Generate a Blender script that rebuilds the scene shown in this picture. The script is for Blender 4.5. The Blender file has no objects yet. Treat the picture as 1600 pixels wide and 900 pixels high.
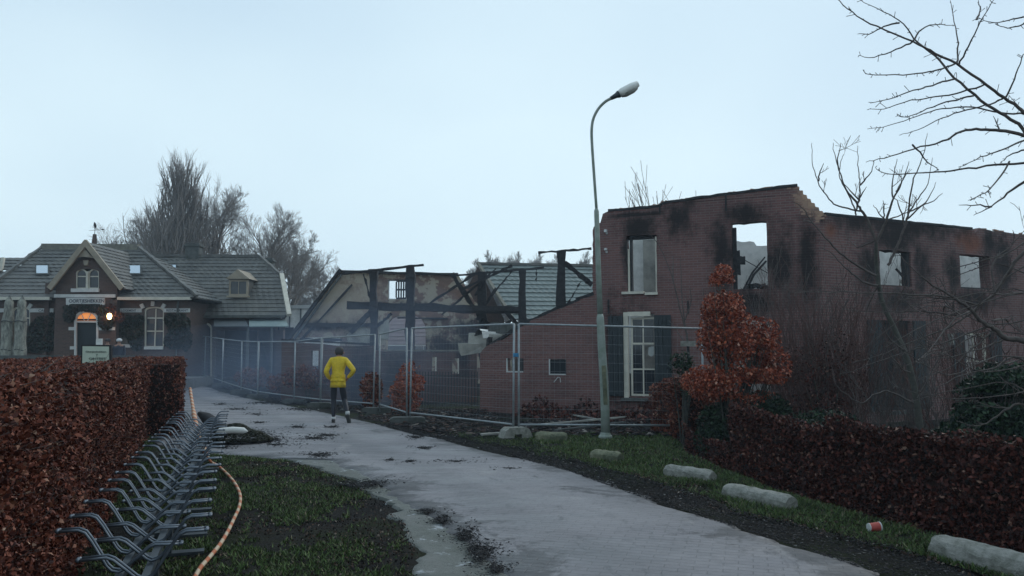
import bpy, bmesh, math, random
import numpy as np
from mathutils import Vector, Matrix
from mathutils.geometry import tessellate_polygon
random.seed(7); rng = np.random.default_rng(7)
sc = bpy.context.scene
COL = sc.collection

# ------------------------------------------------------------------ camera
PITCH = math.atan(98/1200); CP, SP = math.cos(PITCH), math.sin(PITCH)
cam_d = bpy.data.cameras.new('camera'); cam = bpy.data.objects.new('camera', cam_d); COL.objects.link(cam)
cam_d.sensor_width = 36; cam_d.lens = 27; cam_d.clip_end = 5000; cam_d.clip_start = 0.05
cam.location = (0, 0, 1.6); cam.rotation_euler = (math.radians(90)+PITCH, 0, 0)
sc.camera = cam

# ------------------------------------------------------------------ world and sun
w = bpy.data.worlds.new('World'); sc.world = w; w.use_nodes = True
nt = w.node_tree; nt.nodes.clear()
def N(nt, t, **k):
    n = nt.nodes.new(t)
    for a, b in k.items():
        if a.startswith('i_'): n.inputs[a[2:].replace('_', ' ')].default_value = b
        else: setattr(n, a, b)
    return n
SUN_EL, SUN_ROT = math.radians(35), math.radians(40)
out = N(nt, 'ShaderNodeOutputWorld'); bg = N(nt, 'ShaderNodeBackground'); bg.inputs[1].default_value = 0.10
sky = N(nt, 'ShaderNodeTexSky', sky_type='NISHITA', sun_disc=False, sun_elevation=SUN_EL, sun_rotation=SUN_ROT)
tc = N(nt, 'ShaderNodeTexCoord'); mp = N(nt, 'ShaderNodeMapping'); mp.inputs['Scale'].default_value = (1.0, 1.0, 2.2)
mp.inputs['Location'].default_value = (0.35, 0.2, 0.1)
nz = N(nt, 'ShaderNodeTexNoise', i_Scale=0.9, i_Detail=3.0, i_Roughness=0.45)
nt.links.new(tc.outputs['Generated'], mp.inputs[0]); nt.links.new(mp.outputs[0], nz.inputs['Vector'])
cr = N(nt, 'ShaderNodeValToRGB'); cr.color_ramp.elements[0].position = .33; cr.color_ramp.elements[1].position = .68
cr.color_ramp.elements[0].color = (4.8, 6.6, 8.3, 1); cr.color_ramp.elements[1].color = (7.6, 9.4, 10.3, 1)
nt.links.new(nz.outputs[0], cr.inputs[0])
mx = N(nt, 'ShaderNodeMix', data_type='RGBA'); mx.inputs[0].default_value = .93
nt.links.new(sky.outputs[0], mx.inputs[6]); nt.links.new(cr.outputs[0], mx.inputs[7])
nt.links.new(mx.outputs[2], bg.inputs[0]); nt.links.new(bg.outputs[0], out.inputs[0])
sd = bpy.data.lights.new('sun', 'SUN'); sd.energy = 1.0; sd.angle = math.radians(25); sd.color = (1, .97, .93)
so = bpy.data.objects.new('sun', sd); COL.objects.link(so)
sdir = Vector((math.sin(SUN_ROT)*math.cos(SUN_EL), math.cos(SUN_ROT)*math.cos(SUN_EL), math.sin(SUN_EL)))
so.rotation_euler = sdir.to_track_quat('Z', 'Y').to_euler(); so.location = (10, 10, 30)
vs = sc.view_settings; vs.view_transform = 'Standard'; vs.look = 'None'; vs.gamma = 1; vs.exposure = 0.06
vs.use_curve_mapping = False

# ------------------------------------------------------------------ projection helpers (used to measure the place)
def ray(px, py):
    u, v = (px-800)/1200, (450-py)/1200
    return u, CP - v*SP, SP + v*CP
def at(px, py, Y):
    a, b, c = ray(px, py); t = Y/b
    return Vector((a*t, Y, 1.6+c*t))
def X_at(px, Y): return (px-800)/1200*Y*(1/1.0)
KY = [(-50, 0), (17, 0), (22, -.08), (27, -.2), (32, -.1), (36, .12), (41, .36), (48, .5), (5000, .5)]
XV = [(-50, 6.6), (0, 5.9), (6.05, 4.04), (8.65, 3.17), (12.6, 2.73), (14.5, 3.0), (5000, 3.0)]
kya = np.array(KY); xva = np.array(XV)
def sst(t): t = np.clip(t, 0, 1); return t*t*(3-2*t)
def tzn(x, y):
    base = np.interp(y, kya[:, 0], kya[:, 1])
    left = 1-sst((x+2)/4)
    z = base*left
    xv = np.interp(y, xva[:, 0], xva[:, 1])
    drop = -.55*sst((x-xv+.15)/.8)*(1-sst((y-13.2)/2.2))
    yard = -.17*sst((y-15.0)/1.5)*sst((x+2)/4)
    return z + drop + yard
def interp(x, K):
    for (a, u), (b, v) in zip(K[:-1], K[1:]):
        if x <= b: return u+(v-u)*max(0, x-a)/(b-a)
    return K[-1][1]
def ss1(t): t = min(max(t, 0), 1); return t*t*(3-2*t)
def tz(x, y):
    z = interp(y, KY)*(1-ss1((x+2)/4))
    z += -.55*ss1((x-interp(y, XV)+.15)/.8)*(1-ss1((y-13.2)/2.2))
    return z - .17*ss1((y-15.0)/1.5)*ss1((x+2)/4)
def ground(px, py):
    a, b, c = ray(px, py); t = -1.6/c
    for _ in range(12): t = .5*t+.5*(tz(a*t, b*t)-1.6)/c
    return Vector((a*t, b*t, tz(a*t, b*t)))

# ------------------------------------------------------------------ mesh collector
OFF = {}
def finish(o, name, parent, kind, label, cat, group):
    COL.objects.link(o)
    if parent is not None: o.parent = parent
    if kind: o['kind'] = kind
    if label: o['label'] = label
    if cat: o['category'] = cat
    if group: o['group'] = group
    return o
def thing(name, label, cat, loc=(0, 0, 0), rz=0, group=None, world=False):
    o = bpy.data.objects.new(name, None); o.empty_display_size = .2
    o.location = loc; o.rotation_euler = (0, 0, rz)
    finish(o, name, None, None, label, cat, group)
    if world: OFF[o.name] = Vector(loc)
    return o
class M:
    def __init__(s): s.v = []; s.f = []
    def add(s, vs, fs):
        n = len(s.v); s.v += [tuple(p) for p in vs]; s.f += [tuple(i+n for i in f) for f in fs]; return s
    def box(s, c, d, rz=0, jit=0):
        x, y, z = d[0]/2, d[1]/2, d[2]/2; ca, sa = math.cos(rz), math.sin(rz); vs = []
        for i, j, k in ((-1,-1,-1),(1,-1,-1),(1,1,-1),(-1,1,-1),(-1,-1,1),(1,-1,1),(1,1,1),(-1,1,1)):
            a, b = i*x, j*y
            vs.append((c[0]+a*ca-b*sa+random.uniform(-jit, jit), c[1]+a*sa+b*ca+random.uniform(-jit, jit), c[2]+k*z+random.uniform(-jit, jit)))
        return s.add(vs, [(0,3,2,1),(4,5,6,7),(0,1,5,4),(1,2,6,5),(2,3,7,6),(3,0,4,7)])
    def b2(s, x0, x1, y0, y1, z0, z1): return s.box(((x0+x1)/2, (y0+y1)/2, (z0+z1)/2), (x1-x0, y1-y0, z1-z0))
    def tube(s, pts, rads, n=6, cap=True):
        pts = [Vector(p) for p in pts]
        if not isinstance(rads, (list, tuple)): rads = [rads]*len(pts)
        vs = []; fs = []; up = Vector((0, 0, 1)); u = None
        for i, p in enumerate(pts):
            d = (pts[min(i+1, len(pts)-1)]-pts[max(i-1, 0)]).normalized()
            if u is None: u = d.cross(up if abs(d.z) < .9 else Vector((1, 0, 0))).normalized()
            else:
                u = (u-d*u.dot(d)); u = u.normalized() if u.length > 1e-6 else d.orthogonal().normalized()
            w_ = d.cross(u)
            for k in range(n):
                a = 2*math.pi*k/n; vs.append(p+(u*math.cos(a)+w_*math.sin(a))*rads[i])
        for i in range(len(pts)-1):
            for k in range(n):
                a, b = i*n+k, i*n+(k+1) % n; fs.append((a, b, b+n, a+n))
        if cap: fs.append(tuple(range(n-1, -1, -1))); e = (len(pts)-1)*n; fs.append(tuple(range(e, e+n)))
        return s.add(vs, fs)
    def beam(s, p, q, w, h, jag=0, seg=1):
        """rectangular timber from p to q; jag makes the surface uneven"""
        p, q = Vector(p), Vector(q); d = (q-p).normalized()
        u = d.cross(Vector((0, 0, 1)) if abs(d.z) < .95 else Vector((0, 1, 0))).normalized(); v = u.cross(d)
        vs = []; fs = []
        for i in range(seg+1):
            c = p.lerp(q, i/seg)
            if jag and 0 < i < seg: c = c + u*random.uniform(-jag, jag)*.5 + v*random.uniform(-jag, jag)*.5
            k = 1 if not jag else random.uniform(1-2.2*jag/max(w, h), 1+.3*jag/max(w, h))
            for a, b in ((-1,-1),(1,-1),(1,1),(-1,1)): vs.append(c+u*a*w/2*k+v*b*h/2*k)
        for i in range(seg):
            for k in range(4):
                a, b = i*4+k, i*4+(k+1) % 4; fs.append((a, b, b+4, a+4))
        fs.append((3,2,1,0)); e = seg*4; fs.append((e, e+1, e+2, e+3))
        return s.add(vs, fs)
    def plate(s, outline, y0, y1, holes=()):
        """outline in (x, z) extruded from y0 (front) to y1; holes likewise"""
        loops = [list(outline)]+[list(h) for h in holes]
        flat = [p for l in loops for p in l]
        tri = tessellate_polygon([[Vector((p[0], p[1], 0)) for p in l] for l in loops])
        n = len(flat)
        vs = [(p[0], y0, p[1]) for p in flat]+[(p[0], y1, p[1]) for p in flat]
        fs = []
        for t in tri:
            a, b, c = [flat[i] for i in t]
            ar = (b[0]-a[0])*(c[1]-a[1])-(c[0]-a[0])*(b[1]-a[1])
            t = t if ar > 0 else (t[0], t[2], t[1])
            fs.append(tuple(t)); fs.append((t[0]+n, t[2]+n, t[1]+n))
        o = 0
        for li, l in enumerate(loops):
            k = len(l); area = sum(l[i][0]*l[(i+1) % k][1]-l[(i+1) % k][0]*l[i][1] for i in range(k))
            for i in range(k):
                a, b = o+i, o+(i+1) % k
                f = (a, b, b+n, a+n) if area < 0 else (b, a, a+n, b+n)
                if li: f = f[::-1]
                fs.append(f)
            o += k
        return s.add(vs, fs)
    def lathe(s, prof, n=16, c=(0, 0, 0)):
        vs = []; fs = []
        for r, z in prof:
            for k in range(n):
                a = 2*math.pi*k/n; vs.append((c[0]+r*math.cos(a), c[1]+r*math.sin(a), c[2]+z))
        for i in range(len(prof)-1):
            for k in range(n):
                a, b = i*n+k, i*n+(k+1) % n; fs.append((a, b, b+n, a+n))
        fs.append(tuple(range(n-1, -1, -1))); e = (len(prof)-1)*n; fs.append(tuple(range(e, e+n)))
        return s.add(vs, fs)
    def build(s, name, mat, parent=None, smooth=False, kind=None, label=None, cat=None, group=None, loc=None, rz=0):
        me = bpy.data.meshes.new(name)
        V = [Vector(p) for p in s.v]
        if parent is not None and parent.name in OFF:
            off = OFF[parent.name]; V = [p-off for p in V]
        elif parent is None and loc is None:
            lo = [min(p[i] for p in V) for i in range(3)]; hi = [max(p[i] for p in V) for i in range(3)]
            loc = Vector(((lo[0]+hi[0])/2, (lo[1]+hi[1])/2, lo[2])); V = [p-loc for p in V]; off = loc
        else: off = None
        me.from_pydata([tuple(p) for p in V], [], s.f); me.update()
        if smooth: me.polygons.foreach_set('use_smooth', [True]*len(me.polygons))
        me.materials.append(mat)
        o = bpy.data.objects.new(name, me)
        if parent is None: o.location = loc; o.rotation_euler = (0, 0, rz)
        finish(o, name, parent, kind, label, cat, group)
        if off is not None: OFF[o.name] = off
        return o
def npobj(name, V, F, mat, parent=None, kind=None, label=None, cat=None, group=None, smooth=False, loc=None):
    V = np.asarray(V, dtype=np.float64); F = np.asarray(F, dtype=np.int32)
    if parent is not None and parent.name in OFF: V = V-np.array(OFF[parent.name])
    if loc is not None: V = V-np.array(loc)
    me = bpy.data.meshes.new(name); k = F.shape[1]
    me.vertices.add(len(V)); me.vertices.foreach_set('co', V.astype(np.float32).ravel())
    me.loops.add(F.size); me.loops.foreach_set('vertex_index', F.ravel())
    me.polygons.add(len(F)); me.polygons.foreach_set('loop_start', np.arange(0, F.size, k, dtype=np.int32))
    if smooth: me.polygons.foreach_set('use_smooth', np.ones(len(F), dtype=bool))
    me.update(); me.validate(); me.materials.append(mat)
    o = bpy.data.objects.new(name, me)
    if loc is not None: o.location = loc
    return finish(o, name, parent, kind, label, cat, group)
def copy_thing(o, loc, rz=None, label=None, sc_=None):
    c = o.copy(); COL.objects.link(c); c.location = loc
    if rz is not None: c.rotation_euler = (0, 0, rz)
    if sc_: c.scale = sc_
    if label: c['label'] = label
    for ch in o.children:
        d = ch.copy(); COL.objects.link(d); d.parent = c
        for g in ch.children:
            e = g.copy(); COL.objects.link(e); e.parent = d
    return c

# ------------------------------------------------------------------ materials
def newmat(name):
    m = bpy.data.materials.new(name); m.use_nodes = True
    return m, m.node_tree, m.node_tree.nodes['Principled BSDF']
def C4(c): return (c[0], c[1], c[2], 1)
def ramp(nt, fac, stops):
    r = N(nt, 'ShaderNodeValToRGB'); e = r.color_ramp.elements
    while len(e) < len(stops): e.new(.5)
    for i, (p, c) in enumerate(stops): e[i].position = p; e[i].color = C4(c)
    nt.links.new(fac, r.inputs[0]); return r.outputs[0]
def noise(nt, scale, detail=5, rough=.6, vec=None, dist=0):
    n = N(nt, 'ShaderNodeTexNoise', i_Scale=scale, i_Detail=detail, i_Roughness=rough, i_Distortion=dist)
    if vec is not None: nt.links.new(vec, n.inputs['Vector'])
    return n.outputs[0]
def mix(nt, fac, a, b, blend='MIX'):
    m = N(nt, 'ShaderNodeMix', data_type='RGBA', blend_type=blend)
    for i, x in ((0, fac), (6, a), (7, b)):
        if hasattr(x, 'type') and hasattr(x, 'links'): nt.links.new(x, m.inputs[i])
        else: m.inputs[i].default_value = x if i == 0 else C4(x)
    return m.outputs[2]
def math_(nt, op, a, b=None, clamp=False):
    m = N(nt, 'ShaderNodeMath', operation=op, use_clamp=clamp)
    for i, x in enumerate((a, b)):
        if x is None: continue
        if hasattr(x, 'links'): nt.links.new(x, m.inputs[i])
        else: m.inputs[i].default_value = x
    return m.outputs[0]
def mrange(nt, v, a, b, c=0, d=1):
    m = N(nt, 'ShaderNodeMapRange', interpolation_type='SMOOTHSTEP'); nt.links.new(v, m.inputs[0])
    for i, x in enumerate((a, b, c, d)): m.inputs[i+1].default_value = x
    return m.outputs[0]
def objvec(nt, scale=(1, 1, 1), coord='Object'):
    t = N(nt, 'ShaderNodeTexCoord'); mp = N(nt, 'ShaderNodeMapping'); mp.inputs['Scale'].default_value = scale
    nt.links.new(t.outputs[coord], mp.inputs[0]); return mp.outputs[0]
def bump(nt, bs, h, strength=.4, dist=.02):
    b = N(nt, 'ShaderNodeBump', i_Strength=strength, i_Distance=dist); nt.links.new(h, b.inputs['Height'])
    nt.links.new(b.outputs[0], bs.inputs['Normal'])
def pm(name, c1, c2=None, scale=6, rough=.8, bmp=.3, metal=0, stretch=(1, 1, 1), lo=.35, hi=.65, bd=.01, spec=.4):
    m, nt, bs = newmat(name); c2 = c2 or tuple(x*.7 for x in c1)
    v = objvec(nt, stretch); n = noise(nt, scale, 6, .65, v)
    nt.links.new(ramp(nt, n, [(lo, c1), (hi, c2)]), bs.inputs['Base Color'])
    bs.inputs['Roughness'].default_value = rough; bs.inputs['Metallic'].default_value = metal
    bs.inputs['Specular IOR Level'].default_value = spec
    if bmp: bump(nt, bs, noise(nt, scale*4, 5, .7, v), bmp, bd)
    return m
def leafmat(name, stops, rough=.6, trans=.15):
    m, nt, bs = newmat(name)
    g = N(nt, 'ShaderNodeNewGeometry')
    nt.links.new(ramp(nt, g.outputs['Random Per Island'], stops), bs.inputs['Base Color'])
    bs.inputs['Roughness'].default_value = rough; bs.inputs['Specular IOR Level'].default_value = .18
    return m
def brickmat(name, c1=(.19, .095, .08), c2=(.12, .064, .056), mortar=(.13, .115, .1), soot=(), sootc=(.012, .011, .011), patch=None, general=.35, pale=None):
    m, nt, bs = newmat(name)
    t = N(nt, 'ShaderNodeTexCoord'); sx = N(nt, 'ShaderNodeSeparateXYZ'); nt.links.new(t.outputs['Object'], sx.inputs[0])
    xy = math_(nt, 'ADD', sx.outputs[0], sx.outputs[1])
    cb = N(nt, 'ShaderNodeCombineXYZ'); nt.links.new(xy, cb.inputs[0]); nt.links.new(sx.outputs[2], cb.inputs[1])
    br = N(nt, 'ShaderNodeTexBrick', i_Scale=1.0, i_Mortar_Size=.007, i_Mortar_Smooth=.3, i_Bias=-.1, i_Brick_Width=.22, i_Row_Height=.066)
    br.inputs['Color1'].default_value = C4(c1); br.inputs['Color2'].default_value = C4(c2); br.inputs['Mortar'].default_value = C4(mortar)
    nt.links.new(cb.outputs[0], br.inputs['Vector'])
    n1 = noise(nt, .9, 6, .6, cb.outputs[0]); n2 = noise(nt, 7, 5, .7, cb.outputs[0])
    col = mix(nt, math_(nt, 'MULTIPLY', mrange(nt, n1, .4, .7), general), br.outputs['Color'], (.022, .019, .021))
    col = mix(nt, mrange(nt, n2, .25, .8, 0, .35), col, (.16, .11, .09))
    if patch:
        col = mix(nt, mrange(nt, noise(nt, 1.7, 5, .6, cb.outputs[0]), patch[1], patch[1]+.06), col, patch[0])
    def mask(lst):
        acc = None
        st_ = N(nt, 'ShaderNodeMapping'); st_.inputs['Scale'].default_value = (3.2, .75, 1); nt.links.new(cb.outputs[0], st_.inputs[0])
        warp = math_(nt, 'ADD', mrange(nt, noise(nt, 1.5, 7, .75, cb.outputs[0]), .2, .8, -.6, .6), mrange(nt, noise(nt, 1.5, 6, .8, st_.outputs[0]), .25, .75, -.32, .32))
        for (cx, cz, rx, rz) in lst:
            s1 = N(nt, 'ShaderNodeVectorMath', operation='SUBTRACT'); nt.links.new(cb.outputs[0], s1.inputs[0]); s1.inputs[1].default_value = (cx, cz, 0)
            s2 = N(nt, 'ShaderNodeVectorMath', operation='MULTIPLY'); nt.links.new(s1.outputs[0], s2.inputs[0]); s2.inputs[1].default_value = (1/rx, 1/rz, 0)
            s3 = N(nt, 'ShaderNodeVectorMath', operation='LENGTH'); nt.links.new(s2.outputs[0], s3.inputs[0])
            d = mrange(nt, math_(nt, 'ADD', s3.outputs['Value'], warp), 1.45, .22)
            acc = d if acc is None else math_(nt, 'MAXIMUM', acc, d)
        return acc
    if pale: col = mix(nt, math_(nt, 'MULTIPLY', mask(pale[1]), .85), col, pale[0])
    if soot: col = mix(nt, math_(nt, 'MULTIPLY', mask(soot), .93), col, sootc)
    nt.links.new(col, bs.inputs['Base Color']); bs.inputs['Roughness'].default_value = .88; bs.inputs['Specular IOR Level'].default_value = .25
    h = math_(nt, 'ADD', math_(nt, 'MULTIPLY', br.outputs['Fac'], -1.0), math_(nt, 'MULTIPLY', n2, .5))
    bump(nt, bs, h, .7, .012)
    return m
MAT = {}
MAT['char'] = pm('charred_wood', (.012, .012, .014), (.035, .034, .036), 9, .85, .8, stretch=(1, 1, 1), bd=.03)
MAT['galv'] = pm('galvanised_steel', (.20, .23, .24), (.31, .33, .34), 12, .5, .1, metal=.3)
MAT['rack'] = pm('rack_steel', (.06, .078, .1), (.14, .16, .185), 6, .42, .1, metal=.55)
MAT['rackd'] = pm('rack_rail_steel', (.03, .038, .045), (.06, .07, .08), 9, .5, .1, metal=.5)
MAT['conc'] = pm('weathered_concrete', (.29, .285, .255), (.11, .115, .09), 11, .95, .8, bd=.025, lo=.42, hi=.72)
MAT['concd'] = pm('dark_concrete', (.10, .105, .10), (.05, .055, .05), 5, .9, .5, bd=.02)
MAT['moss'] = pm('mossy_concrete', (.20, .20, .13), (.07, .08, .05), 6, .95, .8, bd=.02)
MAT['frame'] = pm('cream_paint', (.58, .55, .46), (.45, .42, .35), 3, .6, .1)
MAT['white'] = pm('white_paint', (.55, .56, .54), (.42, .43, .42), 3, .6, .1)
MAT['ochre'] = pm('ochre_paint', (.32, .27, .2), (.24, .2, .15), 3, .6, .1)
MAT['shutter'] = pm('dark_green_paint', (.007, .014, .018), (.012, .02, .023), 5, .55, .2)
MAT['plaster'] = pm('sooty_plaster', (.33, .32, .28), (.15, .15, .14), 1.7, .95, .3, lo=.38, hi=.68)
MAT['plasterl'] = pm('pale_plaster', (.72, .71, .67), (.46, .46, .43), 2.2, .95, .3, lo=.4, hi=.7)
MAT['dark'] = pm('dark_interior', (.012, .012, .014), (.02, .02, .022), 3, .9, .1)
MAT['bark'] = pm('grey_green_bark', (.075, .075, .06), (.035, .033, .03), 14, .9, .5)
MAT['twig'] = pm('dark_twig', (.12, .10, .09), (.06, .05, .046), 14, .9, .2)
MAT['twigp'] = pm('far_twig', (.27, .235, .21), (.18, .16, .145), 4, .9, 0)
MAT['twigr'] = pm('red_brown_twig', (.13, .07, .058), (.07, .04, .036), 14, .9, .2)
MAT['hedge'] = leafmat('copper_beech_leaf', [(0, (.03, .009, .008)), (.3, (.078, .02, .012)), (.65, (.155, .04, .022)), (.9, (.21, .066, .036)), (.98, (.28, .14, .09)), (1, (.42, .28, .2))])
MAT['hedgeb'] = leafmat('brown_beech_leaf', [(0, (.012, .007, .006)), (.4, (.045, .014, .011)), (.72, (.095, .026, .018)), (.94, (.15, .05, .036)), (1, (.3, .18, .13))])
MAT['beech'] = leafmat('orange_beech_leaf', [(0, (.09, .018, .01)), (.35, (.22, .042, .02)), (.8, (.34, .08, .036)), (.95, (.44, .18, .11)), (1, (.45, .28, .22))])
MAT['green'] = leafmat('evergreen_leaf', [(0, (.006, .014, .009)), (.6, (.015, .033, .016)), (1, (.04, .07, .035))])
MAT['ivy'] = leafmat('creeper_leaf', [(0, (.012, .02, .014)), (.5, (.03, .04, .026)), (.85, (.055, .045, .035)), (1, (.09, .06, .045))])
MAT['creeper'] = leafmat('red_creeper_leaf', [(0, (.04, .02, .016)), (.6, (.08, .03, .022)), (1, (.12, .05, .035))])
MAT['grass'] = leafmat('grass_blade', [(0, (.035, .03, .02)), (.3, (.04, .06, .022)), (.7, (.075, .125, .035)), (.9, (.12, .17, .055)), (.96, (.14, .12, .07)), (1, (.24, .2, .13))])
MAT['chip'] = leafmat('charcoal_chip', [(0, (.006, .006, .008)), (.8, (.02, .02, .022)), (.97, (.05, .05, .05)), (1, (.3, .3, .29))], rough=.75)
MAT['rubble'] = leafmat('rubble', [(0, (.012, .012, .014)), (.6, (.035, .03, .03)), (.9, (.09, .05, .04)), (1, (.26, .24, .21))], rough=.85)
MAT['core'] = pm('hedge_dark_core', (.012, .007, .005), (.03, .012, .008), 16, 1, 0)  # solid box within the hedge, inner shade put into its colour
m, nt, bs = newmat('window_glass'); bs.inputs['Base Color'].default_value = (.02, .025, .03, 1); bs.inputs['Roughness'].default_value = .08; MAT['glass'] = m
m, nt, bs = newmat('skylight_glass'); bs.inputs['Base Color'].default_value = (.6, .66, .7, 1); bs.inputs['Metallic'].default_value = .9; bs.inputs['Roughness'].default_value = .12; MAT['sky_glass'] = m
def emis(name, col, s):
    m, nt, bs = newmat(name); bs.inputs['Base Color'].default_value = C4(col); bs.inputs['Emission Color'].default_value = C4(col); bs.inputs['Emission Strength'].default_value = s; return m
MAT['lamp'] = emis('lit_lamp_glass', (1, .62, .28), 6); MAT['fan'] = emis('lit_fanlight_glass', (.9, .33, .09), .55)
def tilemat(name, c1, c2):
    m, nt, bs = newmat(name); v = objvec(nt)
    n = noise(nt, 1.2, 6, .7, v); n2 = noise(nt, 9, 4, .6, v)
    c = ramp(nt, n, [(.35, c1), (.65, c2)]); c = mix(nt, mrange(nt, n2, .5, .8, 0, .5), c, (c1[0]*1.5, c1[1]*1.5, c1[2]*1.4))
    nt.links.new(c, bs.inputs['Base Color']); bs.inputs['Roughness'].default_value = .6; bump(nt, bs, n2, .3, .01); return m
MAT['tile'] = tilemat('grey_roof_tile', (.13, .125, .11), (.06, .06, .056))
MAT['tileg'] = tilemat('blue_grey_roof_tile', (.19, .22, .205), (.13, .15, .145))
MAT['ridge'] = pm('pale_ridge_tile', (.2, .19, .15), (.13, .12, .1), 6, .8, .3)
MAT['bhouse'] = brickmat('house_brick', (.10, .062, .05), (.07, .045, .04), (.1, .09, .08), general=.3)

# ------------------------------------------------------------------ ground, road, path
def vnoise(x, y, s, seed=0):
    r = np.random.default_rng(seed).random((64, 64)); x = x/s; y = y/s
    i = np.floor(x).astype(int); j = np.floor(y).astype(int); fx = sst(x-i); fy = sst(y-j)
    g = lambda a, b: r[a % 64, b % 64]
    return (g(i, j)*(1-fx)+g(i+1, j)*fx)*(1-fy)+(g(i, j+1)*(1-fx)+g(i+1, j+1)*fx)*fy
def grid_faces(nx, ny):
    i, j = np.meshgrid(np.arange(nx-1), np.arange(ny-1)); a = (j*nx+i).ravel()
    return np.stack([a, a+1, a+nx+1, a+nx], 1)
gx = np.concatenate([[-3000, -1000, -400, -200, -120, -80, -55, -40], np.arange(-30, 16, .25), [18, 22, 30, 45, 70, 120, 250, 600, 3000]])
gy = np.concatenate([[-3000, -600, -150, -40, -15], np.arange(-6, 56, .25), [60, 70, 90, 130, 200, 400, 1000, 3000]])
GX, GY = np.meshgrid(gx, gy)
GZ = tzn(GX, GY)+(vnoise(GX, GY, .7, 3)-.5)*.05*(np.abs(GX) < 30)*(np.abs(GY) < 60)-.03
m, nt, bs = newmat('burnt_soil')
v = objvec(nt); n1 = noise(nt, .55, 7, .7, v); n2 = noise(nt, 14, 6, .75, v); n3 = noise(nt, 2.3, 6, .7, v)
c = ramp(nt, n1, [(.35, (.012, .012, .013)), (.5, (.026, .024, .021)), (.62, (.028, .036, .016)), (.75, (.042, .038, .032))])
c = mix(nt, mrange(nt, n2, .58, .8), c, (.06, .055, .048)); c = mix(nt, mrange(nt, n3, .58, .66, 0, .6), c, (.012, .012, .014))
nt.links.new(c, bs.inputs['Base Color']); bs.inputs['Roughness'].default_value = .9; bs.inputs['Specular IOR Level'].default_value = .08; bump(nt, bs, n2, 1, .06)
npobj('ground', np.stack([GX.ravel(), GY.ravel(), GZ.ravel()], 1), grid_faces(len(gx), len(gy)), m, kind='structure', smooth=True)

def edge(lst): 
    P = [ground(*p) for p in lst]; return np.array([(p.y, p.x) for p in sorted(P, key=lambda p: p.y)])
RE = edge([(1400, 900), (1200, 836), (1080, 799), (1000, 773), (900, 737), (800, 712), (720, 693), (620, 670), (500, 643)])
RE = np.vstack([[(-6, 8.0)], RE, [(26.5, -8.1), (29.5, -10.3), (34, -13.4), (38, -16), (44, -20.3), (60, -31)]])
LE = edge([(780, 900), (742, 862), (700, 825), (640, 787), (570, 745), (510, 718)])
LE = np.vstack([[(-6, 3.0)], LE, [(11.62, -3.55), (12.0, -4.35), (12.4, -5.35), (14.3, -6.6), (16.5, -7.1), (20, -8.6), (30, -13.2), (40, -18.3), (44, -21.5), (60, -34)]])
L2 = edge([(655, 900), (652, 860), (640, 825), (602, 783), (540, 745), (450, 716)])
L2 = np.vstack([[(-6, .2)], L2, [(12.2, -4.8)]])
def re_(y): return np.interp(y, RE[:, 0], RE[:, 1])
def le_(y): return np.interp(y, LE[:, 0], LE[:, 1])
def l2_(y): return np.interp(y, L2[:, 0], L2[:, 1])
def strip(name, lf, rf, ys, dz, mat, seed, jag=.1, nx=26):
    r = np.random.default_rng(seed)
    jl = (vnoise(ys, ys*0, .35, seed)-.5)*2*jag+(vnoise(ys, ys*0, .09, seed+1)-.5)*jag
    jr = (vnoise(ys, ys*0, .35, seed+2)-.5)*2*jag+(vnoise(ys, ys*0, .09, seed+3)-.5)*jag
    l = lf(ys)+jl; rr = rf(ys)+jr; t = np.linspace(0, 1, nx)[None, :]
    X = l[:, None]*(1-t)+rr[:, None]*t; Y = np.repeat(ys[:, None], nx, 1)
    Z = tzn(X, Y)+dz-.03*((t < .001)|(t > .999))
    o = npobj(name, np.stack([X.ravel(), Y.ravel(), Z.ravel()], 1), grid_faces(nx, len(ys)), mat, kind='structure', smooth=True)
    for nm, val in (('edge', np.minimum(X-l[:, None], (rr[:, None]-X))), ('lane', X-rr[:, None])):
        at_ = o.data.attributes.new(nm, 'FLOAT', 'POINT'); at_.data.foreach_set('value', val.ravel().astype(np.float32))
    return o
ysr = np.concatenate([np.arange(-6, 3, .5), np.arange(3, 16, .035), np.arange(16, 60, .12)])
m, nt, bs = newmat('brick_road')
v = objvec(nt)
br = N(nt, 'ShaderNodeTexBrick', i_Scale=1, i_Mortar_Size=.006, i_Mortar_Smooth=.6, i_Brick_Width=.21, i_Row_Height=.085)
br.inputs['Color1'].default_value = (.182, .176, .186, 1); br.inputs['Color2'].default_value = (.16, .153, .162, 1); br.inputs['Mortar'].default_value = (.125, .125, .13, 1)
rt = N(nt, 'ShaderNodeMapping'); rt.inputs['Rotation'].default_value = (0, 0, math.radians(17)); nt.links.new(v, rt.inputs[0]); nt.links.new(rt.outputs[0], br.inputs['Vector'])
big = noise(nt, .35, 5, .6, v); c = mix(nt, mrange(nt, big, .35, .65), br.outputs[0], (.215, .205, .212)); 
sv = objvec(nt, (2.2, .8, 1)); st = noise(nt, 2.4, 8, .75, sv, .6); st2 = noise(nt, .5, 3, .5, v)
c = mix(nt, math_(nt, 'MULTIPLY', mrange(nt, st, .54, .68), mrange(nt, st2, .38, .6, .15, 1)), c, (.05, .054, .06))
fine = noise(nt, 38, 5, .7, v); c = mix(nt, mrange(nt, fine, .6, .8, 0, .45), c, (.05, .05, .055)); c = mix(nt, mrange(nt, fine, .45, .2, 0, .5), c, (.3, .29, .29))
mid = noise(nt, 5.5, 6, .7, v); c = mix(nt, mrange(nt, mid, .5, .72, 0, .35), c, (.075, .08, .085))
at1 = N(nt, 'ShaderNodeAttribute', attribute_name='edge'); at2 = N(nt, 'ShaderNodeAttribute', attribute_name='lane')
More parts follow.
